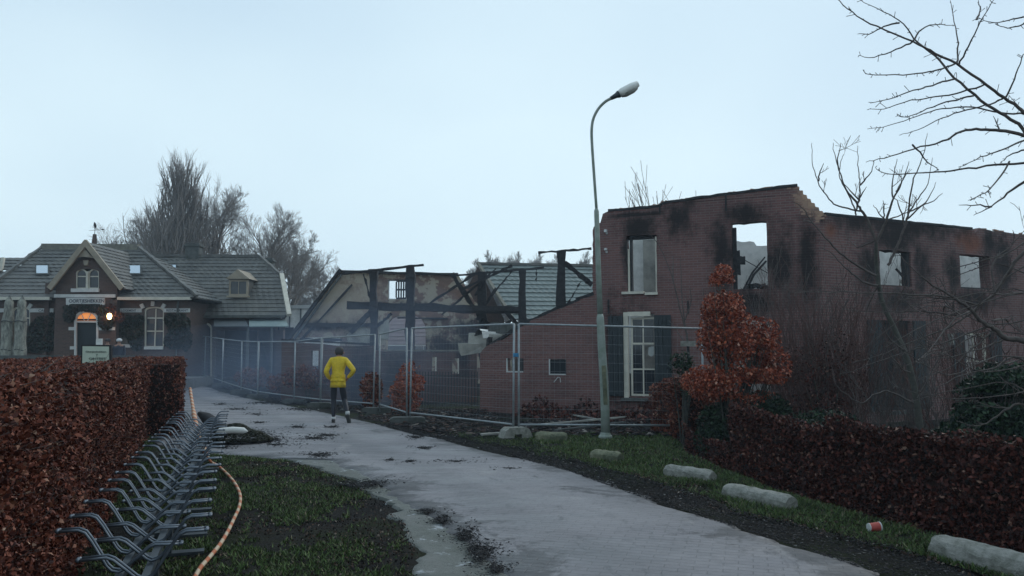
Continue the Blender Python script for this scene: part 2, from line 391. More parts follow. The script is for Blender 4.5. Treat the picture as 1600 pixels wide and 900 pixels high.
en = noise(nt, 1.3, 7, .75, v, .5); ed_ = math_(nt, 'SUBTRACT', at1.outputs['Fac'], math_(nt, 'MULTIPLY', mrange(nt, en, .35, .75), 1.1))
c = mix(nt, mrange(nt, ed_, .12, -.25, 0, .8), c, (.045, .046, .048))
# tyre tracks: slightly polished, darker lanes that wander a little
ln_ = math_(nt, 'SINE', math_(nt, 'MULTIPLY', math_(nt, 'ADD', at2.outputs['Fac'], math_(nt, 'MULTIPLY', big, 1.2)), 3.6))
c = mix(nt, mrange(nt, ln_, -.2, 1, 0, .3), c, (.085, .087, .092))
dk = noise(nt, .8, 8, .72, objvec(nt, (.5, 1.6, 1)), .4); c = mix(nt, mrange(nt, dk, .54, .72, 0, .35), c, (.075, .074, .075))
sand = noise(nt, 1.1, 6, .7, objvec(nt, (1.4, .6, 1))); c = mix(nt, mrange(nt, sand, .58, .72, 0, .5), c, (.3, .285, .27))
# damp sheen
nt.links.new(c, bs.inputs['Base Color']); bs.inputs['Specular IOR Level'].default_value = .35
nt.links.new(mrange(nt, dk, .4, .65, .75, .38), bs.inputs['Roughness'])
bump(nt, bs, math_(nt, 'SUBTRACT', math_(nt, 'MULTIPLY', mid, .8), math_(nt, 'MULTIPLY', br.outputs[1], .5)), .6, .02)
strip('road', le_, re_, ysr, .012, m, 11, .09)
m, nt, bs = newmat('gravel_path')
v = objvec(nt); n1 = noise(nt, 1.6, 7, .75, v, .5); n2 = noise(nt, 22, 5, .8, v); n3 = noise(nt, 3.4, 6, .7, v)
c = ramp(nt, n1, [(.35, (.08, .085, .07)), (.5, (.13, .14, .125)), (.68, (.18, .18, .17))])
c = mix(nt, mrange(nt, n3, .57, .68), c, (.42, .44, .46)); c = mix(nt, mrange(nt, n2, .55, .75, 0, .8), c, (.035, .038, .035))
nt.links.new(c, bs.inputs['Base Color']); bs.inputs['Roughness'].default_value = .8; bump(nt, bs, n2, .9, .03)
ysp = np.arange(-6, 11.9, .035)
strip('gravel_path', l2_, lambda y: le_(y)+.12, ysp, -.008, m, 31, .1, 14)

# ------------------------------------------------------------------ leaf and twig helpers
def unit(a): return a/np.maximum(np.linalg.norm(a, axis=1, keepdims=True), 1e-9)
def leaves(P, size, r=rng, aspect=.62, up=None):
    n = len(P); a = unit(r.normal(size=(n, 3))); b = r.normal(size=(n, 3))
    if up is not None: a = unit(a+up)
    b = unit(b-a*(a*b).sum(1, keepdims=True)); c = np.cross(a, b)
    s = (size*(.4+1.15*r.random(n)**1.3))[:, None]
    V = np.stack([P-a*s*.5, P+b*s*aspect*.5+c*s*.12, P+a*s*.5, P-b*s*aspect*.5+c*s*.12], 1).reshape(-1, 3)
    return V, np.arange(4*n).reshape(n, 4)
def tubes_np(lines, n=3):
    """lines: list of (pts(k,3), radii(k))"""
    Vs = []; Fs = []; o = 0; ang = np.arange(n)*2*np.pi/n; ca = np.cos(ang); sa = np.sin(ang)
    for pts, rad in lines:
        pts = np.asarray(pts, float); k = len(pts); d = np.empty_like(pts)
        d[1:-1] = pts[2:]-pts[:-2]; d[0] = pts[1]-pts[0]; d[-1] = pts[-1]-pts[-2]
        d /= np.linalg.norm(d, axis=1, keepdims=True)+1e-9
        ref = np.array([.0, 1.0, 0.0]) if abs(d[0][1]) < .8 else np.array([1.0, 0, 0])
        u = np.cross(d, ref); u /= np.linalg.norm(u, axis=1, keepdims=True)+1e-9; w_ = np.cross(d, u)
        R = np.asarray(rad, float)[:, None, None]
        V = pts[:, None, :]+R*(u[:, None, :]*ca[None, :, None]+w_[:, None, :]*sa[None, :, None])
        Vs.append(V.reshape(-1, 3)); i = np.arange(k-1)[:, None]*n; j = np.arange(n)[None, :]; j2 = (j+1) % n
        Fs.append(np.stack([i+j, i+j2, i+n+j2, i+n+j], 2).reshape(-1, 4)+o); o += k*n
    return np.concatenate(Vs), np.concatenate(Fs)
def grow(p, d, L, r, lv, R, lines, up=.15, split=(3, 5), spread=.6, shrink=.62, seg=4, wig=.12, rmin=.004):
    pts = [p.copy()]; rad = [r]; q = p.copy(); dd = d.copy(); end = max(r*.45, rmin)
    for i in range(seg):
        dd = dd+R.normal(size=3)*wig; dd[2] += up*.25; dd /= np.linalg.norm(dd)
        q = q+dd*L/seg; pts.append(q.copy()); rad.append(r+(end-r)*(i+1)/seg)
    lines.append((np.array(pts), np.array(rad)))
    if lv <= 0: return
    k = R.integers(split[0], split[1]+1)
    for j in range(k):
        t = .25+.75*(j+R.random()*.8)/k; t = min(t, .99); i = int(t*seg); f = t*seg-i
        s = pts[i]*(1-f)+pts[i+1]*f
        ax = R.normal(size=3); ax -= dd*ax.dot(dd); ax /= np.linalg.norm(ax)
        nd = dd*math.cos(spread)+ax*math.sin(spread); nd[2] += up; nd /= np.linalg.norm(nd)
        rr = (rad[i]*(1-f)+rad[i+1]*f)*.62
        grow(s, nd, L*shrink*(1.1-.45*t)*(.75+.5*R.random()), max(rr, rmin), lv-1, R, lines, up, split, spread, shrink, max(seg-1, 2), wig, rmin)
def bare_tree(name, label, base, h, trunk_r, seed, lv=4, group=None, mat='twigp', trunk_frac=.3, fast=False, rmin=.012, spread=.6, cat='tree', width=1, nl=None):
    R = np.random.default_rng(seed)
    t = thing(name, label, cat, base, group=group)
    lines = []; top = np.array([0, 0, h*trunk_frac])
    trunk = [(np.array([[0, 0, -.2], [0.03, 0.02, h*trunk_frac*.5], top]), np.array([trunk_r*1.25, trunk_r, trunk_r*.85]))]
    V, F = tubes_np(trunk, 8); npobj('trunk', V, F, MAT['bark'], t, smooth=True)
    if fast:   # fastigiate: many upright limbs along a continuous leader
        ld = np.array([[0, 0, h*trunk_frac], [.1, 0, h*.6], [0, 0, h*.97]]); lines.append((ld, np.array([trunk_r*.8, trunk_r*.45, rmin])))
        for k in range(nl or 70):
            z = h*(.12+.75*R.random()**1.2); a = R.random()*6.28; lean = .2+.16*R.random()
            prof = (1-z/h)
            grow(np.array([0, 0, z]), np.array([math.cos(a)*lean*width, math.sin(a)*lean*width, 1.0]), h*(.2+.33*prof), trunk_r*.24*(.4+prof), 2, R, lines, .35, (4, 6), .38, .5, 4, .05, rmin)
    else:
        for k in range(nl or 6):
            a = k*2.4+R.random(); el = .35+.5*R.random()
            d = np.array([math.cos(a)*math.sin(el)*width*1.3, math.sin(a)*math.sin(el), math.cos(el)])
            grow(top*(.75+.25*R.random()), d/np.linalg.norm(d), h*.36, trunk_r*.5, lv, R, lines, .16, (3, 5), spread, .68, 4, .09, rmin)
        grow(top, np.array([0, 0, 1.0]), h*.4, trunk_r*.65, lv, R, lines, .16, (4, 6), spread, .68, 4, .08, rmin)
    if fast:
        for A, _r in lines:
            k_ = np.clip((A[:, 2]/h-.42)/.58, 0, 1); A[:, :2] *= 1.75*(1-.5*k_)[:, None]
    V, F = tubes_np(lines, 3); zt = V[:, 2].max(); V[:, 2] = np.where(V[:, 2] > h*trunk_frac, h*trunk_frac+(V[:, 2]-h*trunk_frac)*(h*(1-trunk_frac))/(zt-h*trunk_frac), V[:, 2])
    npobj('crown', V, F, MAT[mat], t)
    return t

# ------------------------------------------------------------------ beech hedges
def hedge_block(t, quad, h, n, size, mat, zoff=0, lump=.08, top_extra=1.0):
    """quad: four plan corners counter-clockwise; leaves over the faces and top, a solid core inside coloured dark as shade"""
    Q = np.array(quad, float); P = []; ed = [(Q[i], Q[(i+1) % 4]) for i in range(4)]
    area = [np.linalg.norm(b-a)*h for a, b in ed]
    topa = .5*abs(sum(Q[i][0]*Q[(i+1) % 4][1]-Q[(i+1) % 4][0]*Q[i][1] for i in range(4)))*top_extra; tot = sum(area)+topa
    for (a, b), ar in zip(ed, area):
        k = int(n*ar/tot); t_ = rng.random(k); z = rng.random(k)*h; d = (b-a)/np.linalg.norm(b-a); nrm = np.array([d[1], -d[0]])
        xy = a+(b-a)*t_[:, None]; off = (vnoise(xy[:, 0]+xy[:, 1], z, .35, 5)-.5)*2*lump-np.abs(rng.normal(size=k))*.06+rng.normal(size=k)*.015
        off -= .12*np.maximum(0, (z-h+.12)/.12)
        xy = xy+nrm*off[:, None]; P.append(np.column_stack([xy, z]))
    k = int(n*topa/tot); s, u = rng.random(k), rng.random(k)
    xy = (Q[0]*((1-s)*(1-u))[:, None]+Q[1]*(s*(1-u))[:, None]+Q[2]*(s*u)[:, None]+Q[3]*((1-s)*u)[:, None])
    z = h+(vnoise(xy[:, 0], xy[:, 1], .4, 6)-.5)*lump-np.abs(rng.normal(size=k))*.04
    P.append(np.column_stack([xy, z])); P = np.concatenate(P)
    P[:, 2] += tzn(P[:, 0], P[:, 1])+zoff
    V, F = leaves(P, size)
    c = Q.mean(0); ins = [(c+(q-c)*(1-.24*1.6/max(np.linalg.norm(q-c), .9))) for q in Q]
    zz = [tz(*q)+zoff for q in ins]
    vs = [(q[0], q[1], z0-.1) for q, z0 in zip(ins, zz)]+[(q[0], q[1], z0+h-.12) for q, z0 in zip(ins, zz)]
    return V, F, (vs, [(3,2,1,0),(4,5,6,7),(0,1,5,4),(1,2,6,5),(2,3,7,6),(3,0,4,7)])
def hedge(name, label, blocks, mat, cat='hedge', group=None, loc=(0, 0, 0)):
    t = thing(name, label, cat, loc, group=group, world=True); Vs = []; Fs = []; o = 0; mm = M()
    for b in blocks:
        V, F, core = hedge_block(t, *b); Vs.append(V); Fs.append(F+o); o += len(V); mm.add(*core)
    tw = []
    for b in blocks:
        q0_, q1_ = np.array(b[0][0], float), np.array(b[0][1], float); q3_ = np.array(b[0][3], float)
        for _ in range(int(np.linalg.norm(q1_-q0_)*70)):
            t_ = rng.random(); e_ = rng.random() < .5 and mat == 'hedgeb'; p_ = (q3_ if False else q0_)*(1-t_)+q1_*t_; z = rng.random()**.8*b[1]; out_ = np.array([(q1_-q0_)[1], -(q1_-q0_)[0]]); out_ /= np.linalg.norm(out_)
            c_ = (q0_+q1_+q3_)/3; out_ *= 1 if np.dot(out_, p_-c_) > 0 else -1
            a_ = np.array([*(p_-out_*.12), z+tz(*p_)]); d_ = np.array([out_[0]+rng.normal()*.5, out_[1]+rng.normal()*.5, .6+rng.normal()*.4]); d_ /= np.linalg.norm(d_); L_ = .1+.13*rng.random()
            tw.append((np.array([a_, a_+d_*L_*.5+rng.normal(size=3)*.01, a_+d_*L_]), np.array([.003, .0022, .0012])))
    Vt, Ft = tubes_np(tw, 3); npobj('twigs', Vt, Ft, MAT['twig'], t, kind='stuff')
    npobj('foliage', np.concatenate(Vs), np.concatenate(Fs), MAT[mat], t, kind='stuff')
    mm.build('dark_core', MAT['core'], t)
    return t
def hx(y): return -.80-.414*y
hedge('beech_hedge', 'tall clipped copper beech hedge along the left side, beside the bicycle racks', [
    ([(hx(1.2), 1.2), (hx(4.5), 4.5), (hx(4.5)-1.5, 4.0), (hx(1.2)-1.5, .7)], 1.47, 125000, .027, 'hedge'),
    ([(hx(4.5), 4.5), (hx(9), 9.0), (hx(9)-1.5, 8.5), (hx(4.5)-1.5, 4.0)], 1.47, 90000, .032, 'hedge'),
    ([(hx(9), 9.0), (hx(14.6), 14.6), (hx(14.6)-1.5, 14.1), (hx(9)-1.5, 8.5)], 1.47, 50000, .042, 'hedge'),
    ([(-6.85, 14.3), (-6.12, 14.4), (-8.7, 20.4), (-9.9, 20.0)], 1.45, 26000, .048, 'hedge'),
    ], 'hedge', loc=(-3.2, 6, 0))
HR = [(6.9, -.2), (4.32, 6.0), (3.45, 8.6), (3.05, 10.9), (2.98, 13.6)]
blk = []
for i, (a, b) in enumerate(zip(HR[:-1], HR[1:])):
    n = (24000, 80000, 52000, 24000)[i]; blk.append(([a, (a[0]+.6, a[1]+.2), (b[0]+.6, b[1]+.2), b], (1.2, 1.18, 1.08, .5)[i], n, .042, 'hedgeb'))
hedge('beech_hedge', 'lower brown beech hedge along the right verge, with a concrete post before it', blk, 'hedgeb', loc=(4, 6.5, -.55))
hedge('beech_hedge', 'short square-cut brown hedge end against the right end of the wire fence', [([(2.98, 14.3), (3.75, 14.3), (3.75, 16.8), (2.98, 16.8)], 1.05, 11000, .055, 'hedge')], 'hedge', loc=(3.3, 15, -.1))

# ------------------------------------------------------------------ grass and charcoal
def blades(n, xf, h, seed, dens=None):
    r = np.random.default_rng(seed); y = np.sqrt(r.random(n*2)*(15.2**2-3.4**2)+3.4**2) if False else 3.4+(r.random(n*2)**1.5)*11.8
    a, b = xf(y); x = a+(b-a)*r.random(len(y))
    k = r.random(len(y)) < sst(((vnoise(x, y, .7, seed)*.45+vnoise(x, y, .16, seed+1)*.35+vnoise(x, y, .06, seed+2)*.2)-(dens or .45)+.13)/.26)
    x, y = x[k][:n], y[k][:n]; m_ = len(x); z = tzn(x, y)-.02
    hh = h*(.4+r.random(m_))*(.6+.8*vnoise(x, y, .3, 9)); wd = .004+.004*r.random(m_)+y*.0004
    an = r.random(m_)*6.28; ln = hh*(.3+.9*r.random(m_)); a2 = r.random(m_)*6.28
    dx, dy = np.cos(an)*wd, np.sin(an)*wd
    p0 = np.stack([x-dx, y-dy, z], 1); p1 = np.stack([x+dx, y+dy, z], 1); p2 = np.stack([x+np.cos(a2)*ln, y+np.sin(a2)*ln, z+hh], 1)
    V = np.stack([p0, p1, p2], 1).reshape(-1, 3); return V, np.arange(3*m_).reshape(m_, 3)
V, F = blades(70000, lambda y: (np.maximum(-.78-.41*y, -.667*y-.3)-.1, np.where(y < 12.3, l2_(y)-.05, -.78-.41*y+.1)), .03, 41, .5)
npobj('grass', V, F, MAT['grass'], kind='stuff', label='patchy trodden grass with soot between the bicycle racks and the road', cat='grass')
def vr(y): return re_(y)+.42+.35*vnoise(y, y*0, .6, 5), np.interp(y, xva[:, 0], xva[:, 1])+.25
V, F = blades(110000, vr, .045, 51, .34)
npobj('grass', V, F, MAT['grass'], kind='stuff', label='rough green grass verge with concrete blocks along the right side of the road', cat='grass')
def chips(x, y, s, r, zf=None):
    n = len(x); z = tzn(x, y)+.012 if zf is None else zf
    P = np.stack([x, y, z], 1); A = r.normal(size=(n, 4, 3)); A[:, :, 2] = np.abs(A[:, :, 2])*.55
    A = A/np.linalg.norm(A, axis=2, keepdims=True)*(s*(.4+r.random(n)))[:, None, None]
    A[:, :, 2] *= .6
    V = (P[:, None, :]+A).reshape(-1, 3); b = np.arange(n)[:, None]*4
    F = np.concatenate([b+np.array(q) for q in ([0, 1, 2], [0, 2, 3], [0, 3, 1], [1, 3, 2])]); return V, F
R1 = np.random.default_rng(77)
# soot-black margin between road and verge, and the burnt yard edge
y = 4+R1.random(20000)**1.3*13; wd = .5+.3*vnoise(y, y*0, .8, 3)+.9*sst((y-11)/3); x = re_(y)-.1+R1.random(20000)**1.2*wd
V, F = chips(x, y, .008+.0012*y, R1)
npobj('charcoal_debris', V, F, MAT['chip'], kind='stuff', label='black charcoal and soot washed along the right edge of the road', cat='debris')
# black dirt patches on the paving (centre px, size px)
xs = []; ys_ = []
for (cx, cy, rx, ry, n) in [(420, 688, 30, 6, 900), (390, 676, 30, 5, 700), (345, 700, 26, 3, 400), (430, 696, 20, 2, 200), (500, 712, 22, 4, 500), (575, 757, 28, 6, 900), (545, 759, 18, 3, 400), (690, 814, 14, 6, 500), (665, 800, 16, 3, 300), (728, 838, 16, 9, 900), (750, 865, 18, 14, 1600), (775, 890, 12, 8, 500), (490, 686, 24, 3, 400), (512, 681, 14, 2, 250), (440, 625, 14, 2, 250), (415, 630, 26, 2.5, 300), (470, 640, 30, 2.5, 400), (400, 648, 12, 1.5, 150), (663, 701, 12, 2, 250), (465, 668, 12, 2, 200), (350, 606, 10, 1.5, 100), (405, 661, 10, 1.5, 100), (520, 668, 12, 2, 200), (610, 720, 6, 1.5, 80), (640, 722, 8, 2, 120), (710, 722, 50, 3, 130), (650, 684, 12, 2.5, 300), (800, 733, 20, 1.5, 60), (370, 640, 26, 2, 160), (345, 632, 10, 2, 100)]:
    for _ in range(int(n*1.5)):
        a = R1.random()*6.28; q = (abs(R1.normal())*.55 if R1.random() < .8 else R1.random()*2.2)*(1+.4*math.sin(3*a+cx)); g = ground(cx+rx*q*math.cos(a), cy+ry*q*math.sin(a)); xs.append(g.x); ys_.append(g.y)
xs = np.array(xs); ys_ = np.array(ys_); V, F = chips(xs, ys_, .007+.0011*ys_, R1, tzn(xs, ys_)+.013)
npobj('charcoal_debris', V, F, MAT['chip'], kind='stuff', label='scattered patches of black burnt debris lying on the pale paving', cat='debris')
n = 26000; y = 3.4+R1.random(n)**1.5*7.9; a_ = np.maximum(-.78-.41*y, -.667*y-.3); x = a_+(l2_(y)-a_)*R1.random(n)
k = vnoise(x, y, .6, 19)+.3*R1.random(n) > .62
MAT['litter'] = leafmat('dead_leaf_litter', [(0, (.01, .009, .009)), (.5, (.03, .022, .018)), (.85, (.07, .04, .03)), (.97, (.16, .11, .08)), (1, (.35, .3, .26))], rough=.8)
V, F = leaves(np.column_stack([x[k], y[k], tzn(x[k], y[k])-.004]), .022, R1, up=None); npobj('leaf_litter', V, F, MAT['litter'], kind='stuff', label='dead leaves and bark bits littering the worn grass beside the racks', cat='leaf litter')
n = 14000; y = 3.4+R1.random(n)**1.4*10; a_, b_ = vr(y); x = a_-.2+(b_-a_+.2)*R1.random(n); k = vnoise(x, y, .5, 23)+.3*R1.random(n) > .6
V, F = leaves(np.column_stack([x[k], y[k], tzn(x[k], y[k])+.01]), .03, R1); npobj('leaf_litter', V, F, MAT['litter'], kind='stuff', label='dead leaves scattered over the verge below the brown hedge', cat='leaf litter')
n = 9000; y = 14.6+R1.random(n)*7.5; x = -2.6+R1.random(n)*8.8+(y-14.6)*-.25; k = (vnoise(x, y, .9, 8) > .35)&(x > re_(y)+.2)
V, F = chips(x[k], y[k], .05+.05*R1.random(k.sum()), R1)
npobj('rubble', V, F, MAT['rubble'], kind='stuff', label='dark rubble and burnt scraps strewn on the ground between fence and brick wall', cat='rubble')
n = 4000; t_ = R1.random(n); x = -3.9-15.5*t_+R1.random(n)*1.6; y = 20.5+23*t_+R1.random(n)*.8-.2
V, F = chips(x, y, .05+.04*R1.random(n), R1)
npobj('charcoal_debris', V, F, MAT['chip'], kind='stuff', label='burnt scraps along the foot of the long fence beyond the runner', cat='debris')
# mound with a pale stone by the end of the racks
n = 7000; a = R1.random(n)*6.28; q = np.sqrt(R1.random(n)); g = ground(360, 694); x = g.x+q*np.cos(a)*.62; y = g.y+.25+q*np.sin(a)*.5; z = tzn(x, y)+.02+.26*np.cos(q*1.5)**.8*(.7+.5*vnoise(x, y, .2, 4))
V, F = chips(x, y, np.full(n, .035), R1, z); MAT['mound'] = leafmat('sod', [(0, (.012, .014, .01)), (.7, (.03, .035, .02)), (1, (.06, .06, .045))])
npobj('sod_mound', V, F, MAT['mound'], kind='stuff', label='low dark mound of turf and soil beside the far end of the bicycle racks', cat='mound')
mm = M(); n_ = 9
mm.tube([(-.26, 0, .03), (-.2, 0, .05), (0, .02, .06), (.2, 0, .055), (.27, -.01, .04)], [.015, .045, .055, .05, .01], 8)
mm.build('pale_stone', MAT['plasterl'], loc=at(362, 674, 12.9)-Vector((0, 0, .04)), smooth=True, label='pale elongated stone lying on top of the dark turf mound', cat='stone')
mm = M(); a0 = ground(308, 700)
mm.tube([at(312, 648, 15.6)+Vector((0, 0, .02)), at(325, 655, 14.9), at(342, 668, 14.0), at(352, 680, 13.2)], [.05, .12, .13, .05], 7)
mm.build('black_tarpaulin', MAT['dark'], smooth=True, label='black rolled tarpaulin lying between the hedge corner and the turf mound', cat='tarpaulin')

# ------------------------------------------------------------------ bicycle racks
def A_pts(sgn, off):
    P = [(-.36, .69), (-.25, .69), (-.21, .675), (-.17, .63), (-.075, .5), (-.045, .475), (-.0, .465), (.035, .48), (.17, .575), (.21, .59), (.36, .585)]
    return [(off, sgn*x*.78, z) for x, z in P]
RD = Vector((-.333, .943, 0)); ra = math.atan2(RD.y, RD.x); R0 = Vector((-1.91, 3.80, 0))
holder = {}
LAB = ['galvanised double-sided bicycle rack nearest the camera beside the hedge', 'middle bicycle rack of the row along the hedge, end to end with the nearest', 'farthest bicycle rack of the row, by the turf mound and hedge corner']
for k in range(3):
    p = R0+RD*(2.82*k); p.z = tz(p.x, p.y)
    t = thing('bicycle_rack', LAB[k], 'bicycle rack', p, ra, 'bicycle racks end to end along the hedge')
    if k == 0:
        for s in (1, -1):
            mm = M()
            for d in (-.026, .026): mm.tube([(a+d, b, c) for a, b, c in A_pts(s, 0)], .0075, 6)
            e = A_pts(s, 0)[0]; mm.tube([(-.026, e[1], e[2]), (-.02, e[1]-.012*s, e[2]), (.02, e[1]-.012*s, e[2]), (.026, e[1], e[2])], .0095, 6)
            e = A_pts(s, 0)[-1]; mm.tube([(-.026, e[1], e[2]), (-.02, e[1]+.012*s, e[2]), (.02, e[1]+.012*s, e[2]), (.026, e[1], e[2])], .0095, 6)
            o = mm.build('wheel_holder', MAT['rack'], t, smooth=True); o.location = (.1+(s < 0)*.2, .02 if s < 0 else -.11, 0); holder[s] = o
        first = True
    for i in range(7):
        for s in (1, -1):
            if k == 0 and i == 0: continue
            o = holder[s].copy(); COL.objects.link(o); o.parent = t; o.location = (.1+.4*i+(s < 0)*.2+random.uniform(-.01, .01), 0.02 if s < 0 else -.11, random.uniform(-.006, .006)); o.rotation_euler = (random.uniform(-.02, .02), 0, random.uniform(-.02, .02))
    for yy, zz in ((0.02, .43), (-.11, .43)):
        M().beam((0, yy, zz), (2.8, yy, zz), .04, .04).build('rail', MAT['rackd'], t)
    for xx in (.3, 1.4, 2.5):
        mm = M().box((xx, -.06, .21), (.09, .03, .42)); mm.box((xx, -.06, .012), (.1, .5, .024)); mm.build('post', MAT['rackd'], t)
# red and white rope over the rack ends and across the grass
m, nt, bs = newmat('striped_rope'); v = objvec(nt)
wv = N(nt, 'ShaderNodeTexWave', i_Scale=3.4, i_Distortion=1.2); wv.bands_direction = 'DIAGONAL'; nt.links.new(v, wv.inputs[0])
nt.links.new(ramp(nt, wv.outputs[1], [(.45, (.5, .38, .26)), (.6, (.42, .13, .05))]), bs.inputs['Base Color']); bs.inputs['Roughness'].default_value = .7
rp = [at(297, 607, 15.0), at(302, 640, 13.3), at(307, 668, 11.9), at(313, 692, 10.9), at(322, 708, 10.1), at(330, 722, 9.9)]
gp = [(340, 731), (355, 745), (367, 760), (375, 778), (374, 796), (366, 815), (355, 838), (343, 858), (327, 878), (312, 896), (300, 918)]
pts = rp+[ground(*q)+Vector((0, 0, .035)) for q in gp]
def smooth_line(P, k=5):
    o = []
    for i in range(len(P)-1):
        p0, p1, p2, p3 = P[max(i-1, 0)], P[i], P[i+1], P[min(i+2, len(P)-1)]
        for j in range(k):
            t = j/k; o.append(.5*((2*p1)+(p2-p0)*t+(2*p0-5*p1+4*p2-p3)*t*t+(3*p1-p0-3*p2+p3)*t**3))
    return o+[P[-1]]
sp = smooth_line(pts); nn = len(sp)
M().tube(sp, [.028 if i < 6 else (.038 if i < 20 else .0165) for i in range(nn)], 7).build('barrier_rope', m, smooth=True, label='red and white striped barrier tape twisted into a rope across racks and grass', cat='rope')

# ------------------------------------------------------------------ concrete blocks on the verge
def conc_block(p, dirv, L, r, label, mat='conc', chamf=.06):
    rz = math.atan2(dirv[1], dirv[0]); prof = []; n = 9
    for i in range(n+1):
        a = math.pi*i/n; prof.append((r*math.cos(a), .045+r*.9*math.sin(a)))
    prof = [(r, -.05)]+prof+[(-r, -.05)]
    xs_ = [-L/2, -L/2+chamf]+[(-.5+chamf/L+(1-2*chamf/L)*i/12)*L for i in range(1, 12)]+[L/2-chamf, L/2]; sc2 = [.84]+[random.uniform(.975, 1.02) for _ in range(13)]+[.82]
    vs = []; k = len(prof)
    for x_, s in zip(xs_, sc2):
        for a, b in prof: vs.append((x_+random.uniform(-.008, .008), a*s+random.uniform(-.006, .006), (b*s if b > 0 else b)+random.uniform(-.006, .006)))
    fs = [(i*k+j, i*k+(j+1) % k, (i+1)*k+(j+1) % k, (i+1)*k+j) for i in range(len(xs_)-1) for j in range(k)]
    fs += [tuple(range(k-1, -1, -1)), tuple(range((len(xs_)-1)*k, len(xs_)*k))]
    M().add(vs, fs).build('concrete_block', MAT[mat], loc=p, rz=rz, label=label, cat='concrete block', group='rounded concrete blocks along the verge')
for (px, py, dr, L, r, lb, mt) in [
    (862, 686, (.95, -.32), .58, .095, 'mossy yellowish concrete block beside the foot of the wire fence', 'moss'),
    (948, 718, (.72, -.69), .5, .1, 'grey concrete block just in front of the lamp post', 'moss'),
    (1077, 746, (.62, -.78), .72, .098, 'pale concrete block on the green verge, between the lamp post and the long round one', 'conc'),
    (1185, 784, (.5, -.87), .88, .11, 'long round concrete block with a broken end, middle of the verge', 'conc'),
    (1562, 888, (.42, -.91), 1.0, .12, 'concrete block cut by the right edge of the picture, in front of the hedge', 'conc')]:
    conc_block(ground(px, py), dr, L, r, lb, mt)
# fallen paper cup
t = thing('paper_cup', 'crumpled red and white paper cup lying in the grass of the verge', 'cup', ground(1366, 832)+Vector((0, 0, .045)), .1)
MAT['red'] = pm('faded_red', (.42, .07, .05), (.35, .05, .04), 5, .5, .1)
mm = M(); mm.tube([(-.045, 0, 0), (.045, 0, .004)], [.036, .041], 16); mm.build('cup_wall', MAT['red'], t, smooth=False)
M().tube([(.044, 0, .004), (.055, 0, .0045)], [.044, .044], 16).build('rim', MAT['white'], t)
M().tube([(-.052, 0, 0), (-.044, 0, 0)], [.036, .037], 16).build('base', MAT['white'], t)
# posts in and behind the right hedge
M().box((0, 0, .2), (.07, .07, .55), jit=.006).build('concrete_post', MAT['concd'], loc=ground(1523, 850), label='grey concrete post standing in front of the brown hedge at the right', cat='post')

# ------------------------------------------------------------------ street lamp
lp = ground(946, 684); Yl = lp.y
t = thing('street_lamp', 'leaning old steel street lamp with a swan neck, green with algae at the foot', 'street lamp', lp, world=True)
MAT['pole'] = pm('algae_stained_pole', (.27, .30, .27), (.16, .2, .16), 5, .6, .2)
P = lambda px, py, dy=0: at(px, py, Yl+dy)
M().tube([P(946.5, 684), P(945.5, 640), P(943.5, 590), P(940, 540), P(938, 497), P(937.8, 490)], [.085, .082, .08, .075, .07, .05], 12).build('lower_pole', MAT['pole'], t, smooth=True)
M().tube([P(937.8, 491), P(935, 420), P(932, 330), P(931.9, 326)], [.054, .05, .046, .03], 12).build('middle_pole', MAT['pole'], t, smooth=True)
nk = smooth_line([P(932, 327), P(928, 270), P(925, 225), P(924.5, 203), P(927, 186), P(935, 170), P(947, 158), P(960, 152)], 4)
M().tube(nk, .027, 10).build('neck', MAT['pole'], t, smooth=True)
M().lathe([(.13, 0), (.13, .03), (.1, .06), (.088, .1)], 16, lp).build('base_collar', MAT['pole'], t)
mm = M(); hA, hB = P(954, 154), P(997, 131); mm.tube([hA, hA.lerp(hB, .2), hA.lerp(hB, .3)], [.035, .05, .075], 10); mm.build('socket', MAT['rackd'], t, smooth=True)
mm = M(); mm.tube([hA.lerp(hB, .28), hA.lerp(hB, .4), hA.lerp(hB, .8), hA.lerp(hB, 1.0)], [.06, .088, .085, .06], 6); mm.build('lamp_housing', MAT['plasterl'], t, smooth=True)
mm = M(); dn = Vector((.02, 0, -.055)); mm.tube([hA.lerp(hB, .36)+dn, hA.lerp(hB, .5)+dn, hA.lerp(hB, .78)+dn, hA.lerp(hB, .93)+dn], [.03, .06, .06, .03], 10); mm.build('lamp_glass', MAT['conc'], t, smooth=True)
M().beam(P(945.5, 632)+Vector((0, -.075, 0)), P(942.5, 571)+Vector((0, -.07, 0)), .075, .03).build('access_door', MAT['moss'], t)

# ------------------------------------------------------------------ construction fence
def fence_panel(p, q, label, lean=0, ht=1.86):
    p, q = Vector(p), Vector(q); d = q-p; L = Vector((d.x, d.y, 0)).length; rz = math.atan2(d.y, d.x)
    t = thing('wire_fence', label, 'fence panel', p, rz, 'wire construction fence panels')
    e = d.z; z0, z1 = .24, .24+ht
    if lean: t.rotation_euler = (lean, 0, rz)
    for x, de in ((0.02, 0), (L-.02, e)): M().tube([(x, 0, .03+de), (x, 0, z1+de)], .021, 8).build('upright', MAT['galv'], t, smooth=True)
    for z in (z0, z1): M().tube([(.02, 0, z), (L-.02, 0, z+e)], .019, 8).build('rail', MAT['galv'], t, smooth=True)
    lines = []
    for z in np.arange(z0+.11, z1, .175): lines.append((np.array([[.02, 0, z], [L-.02, 0, z+e]]), np.array([.0015, .0015])))
    for x in np.arange(.1, L-.05, .105): lines.append((np.array([[x, 0.004, z0+e*x/L], [x, 0.004, z1+e*x/L]]), np.array([.0008, .0008])))
    V, F = tubes_np(lines, 4); npobj('wire_mesh', V, F, MAT['galv'], t, kind='stuff')
    return t
def gpt(px, Y): x = (px-800)/1200*Y*1.0; a, b, c = ray(px, 560); x = a/b*Y; return Vector((x, Y, tz(x, Y)))
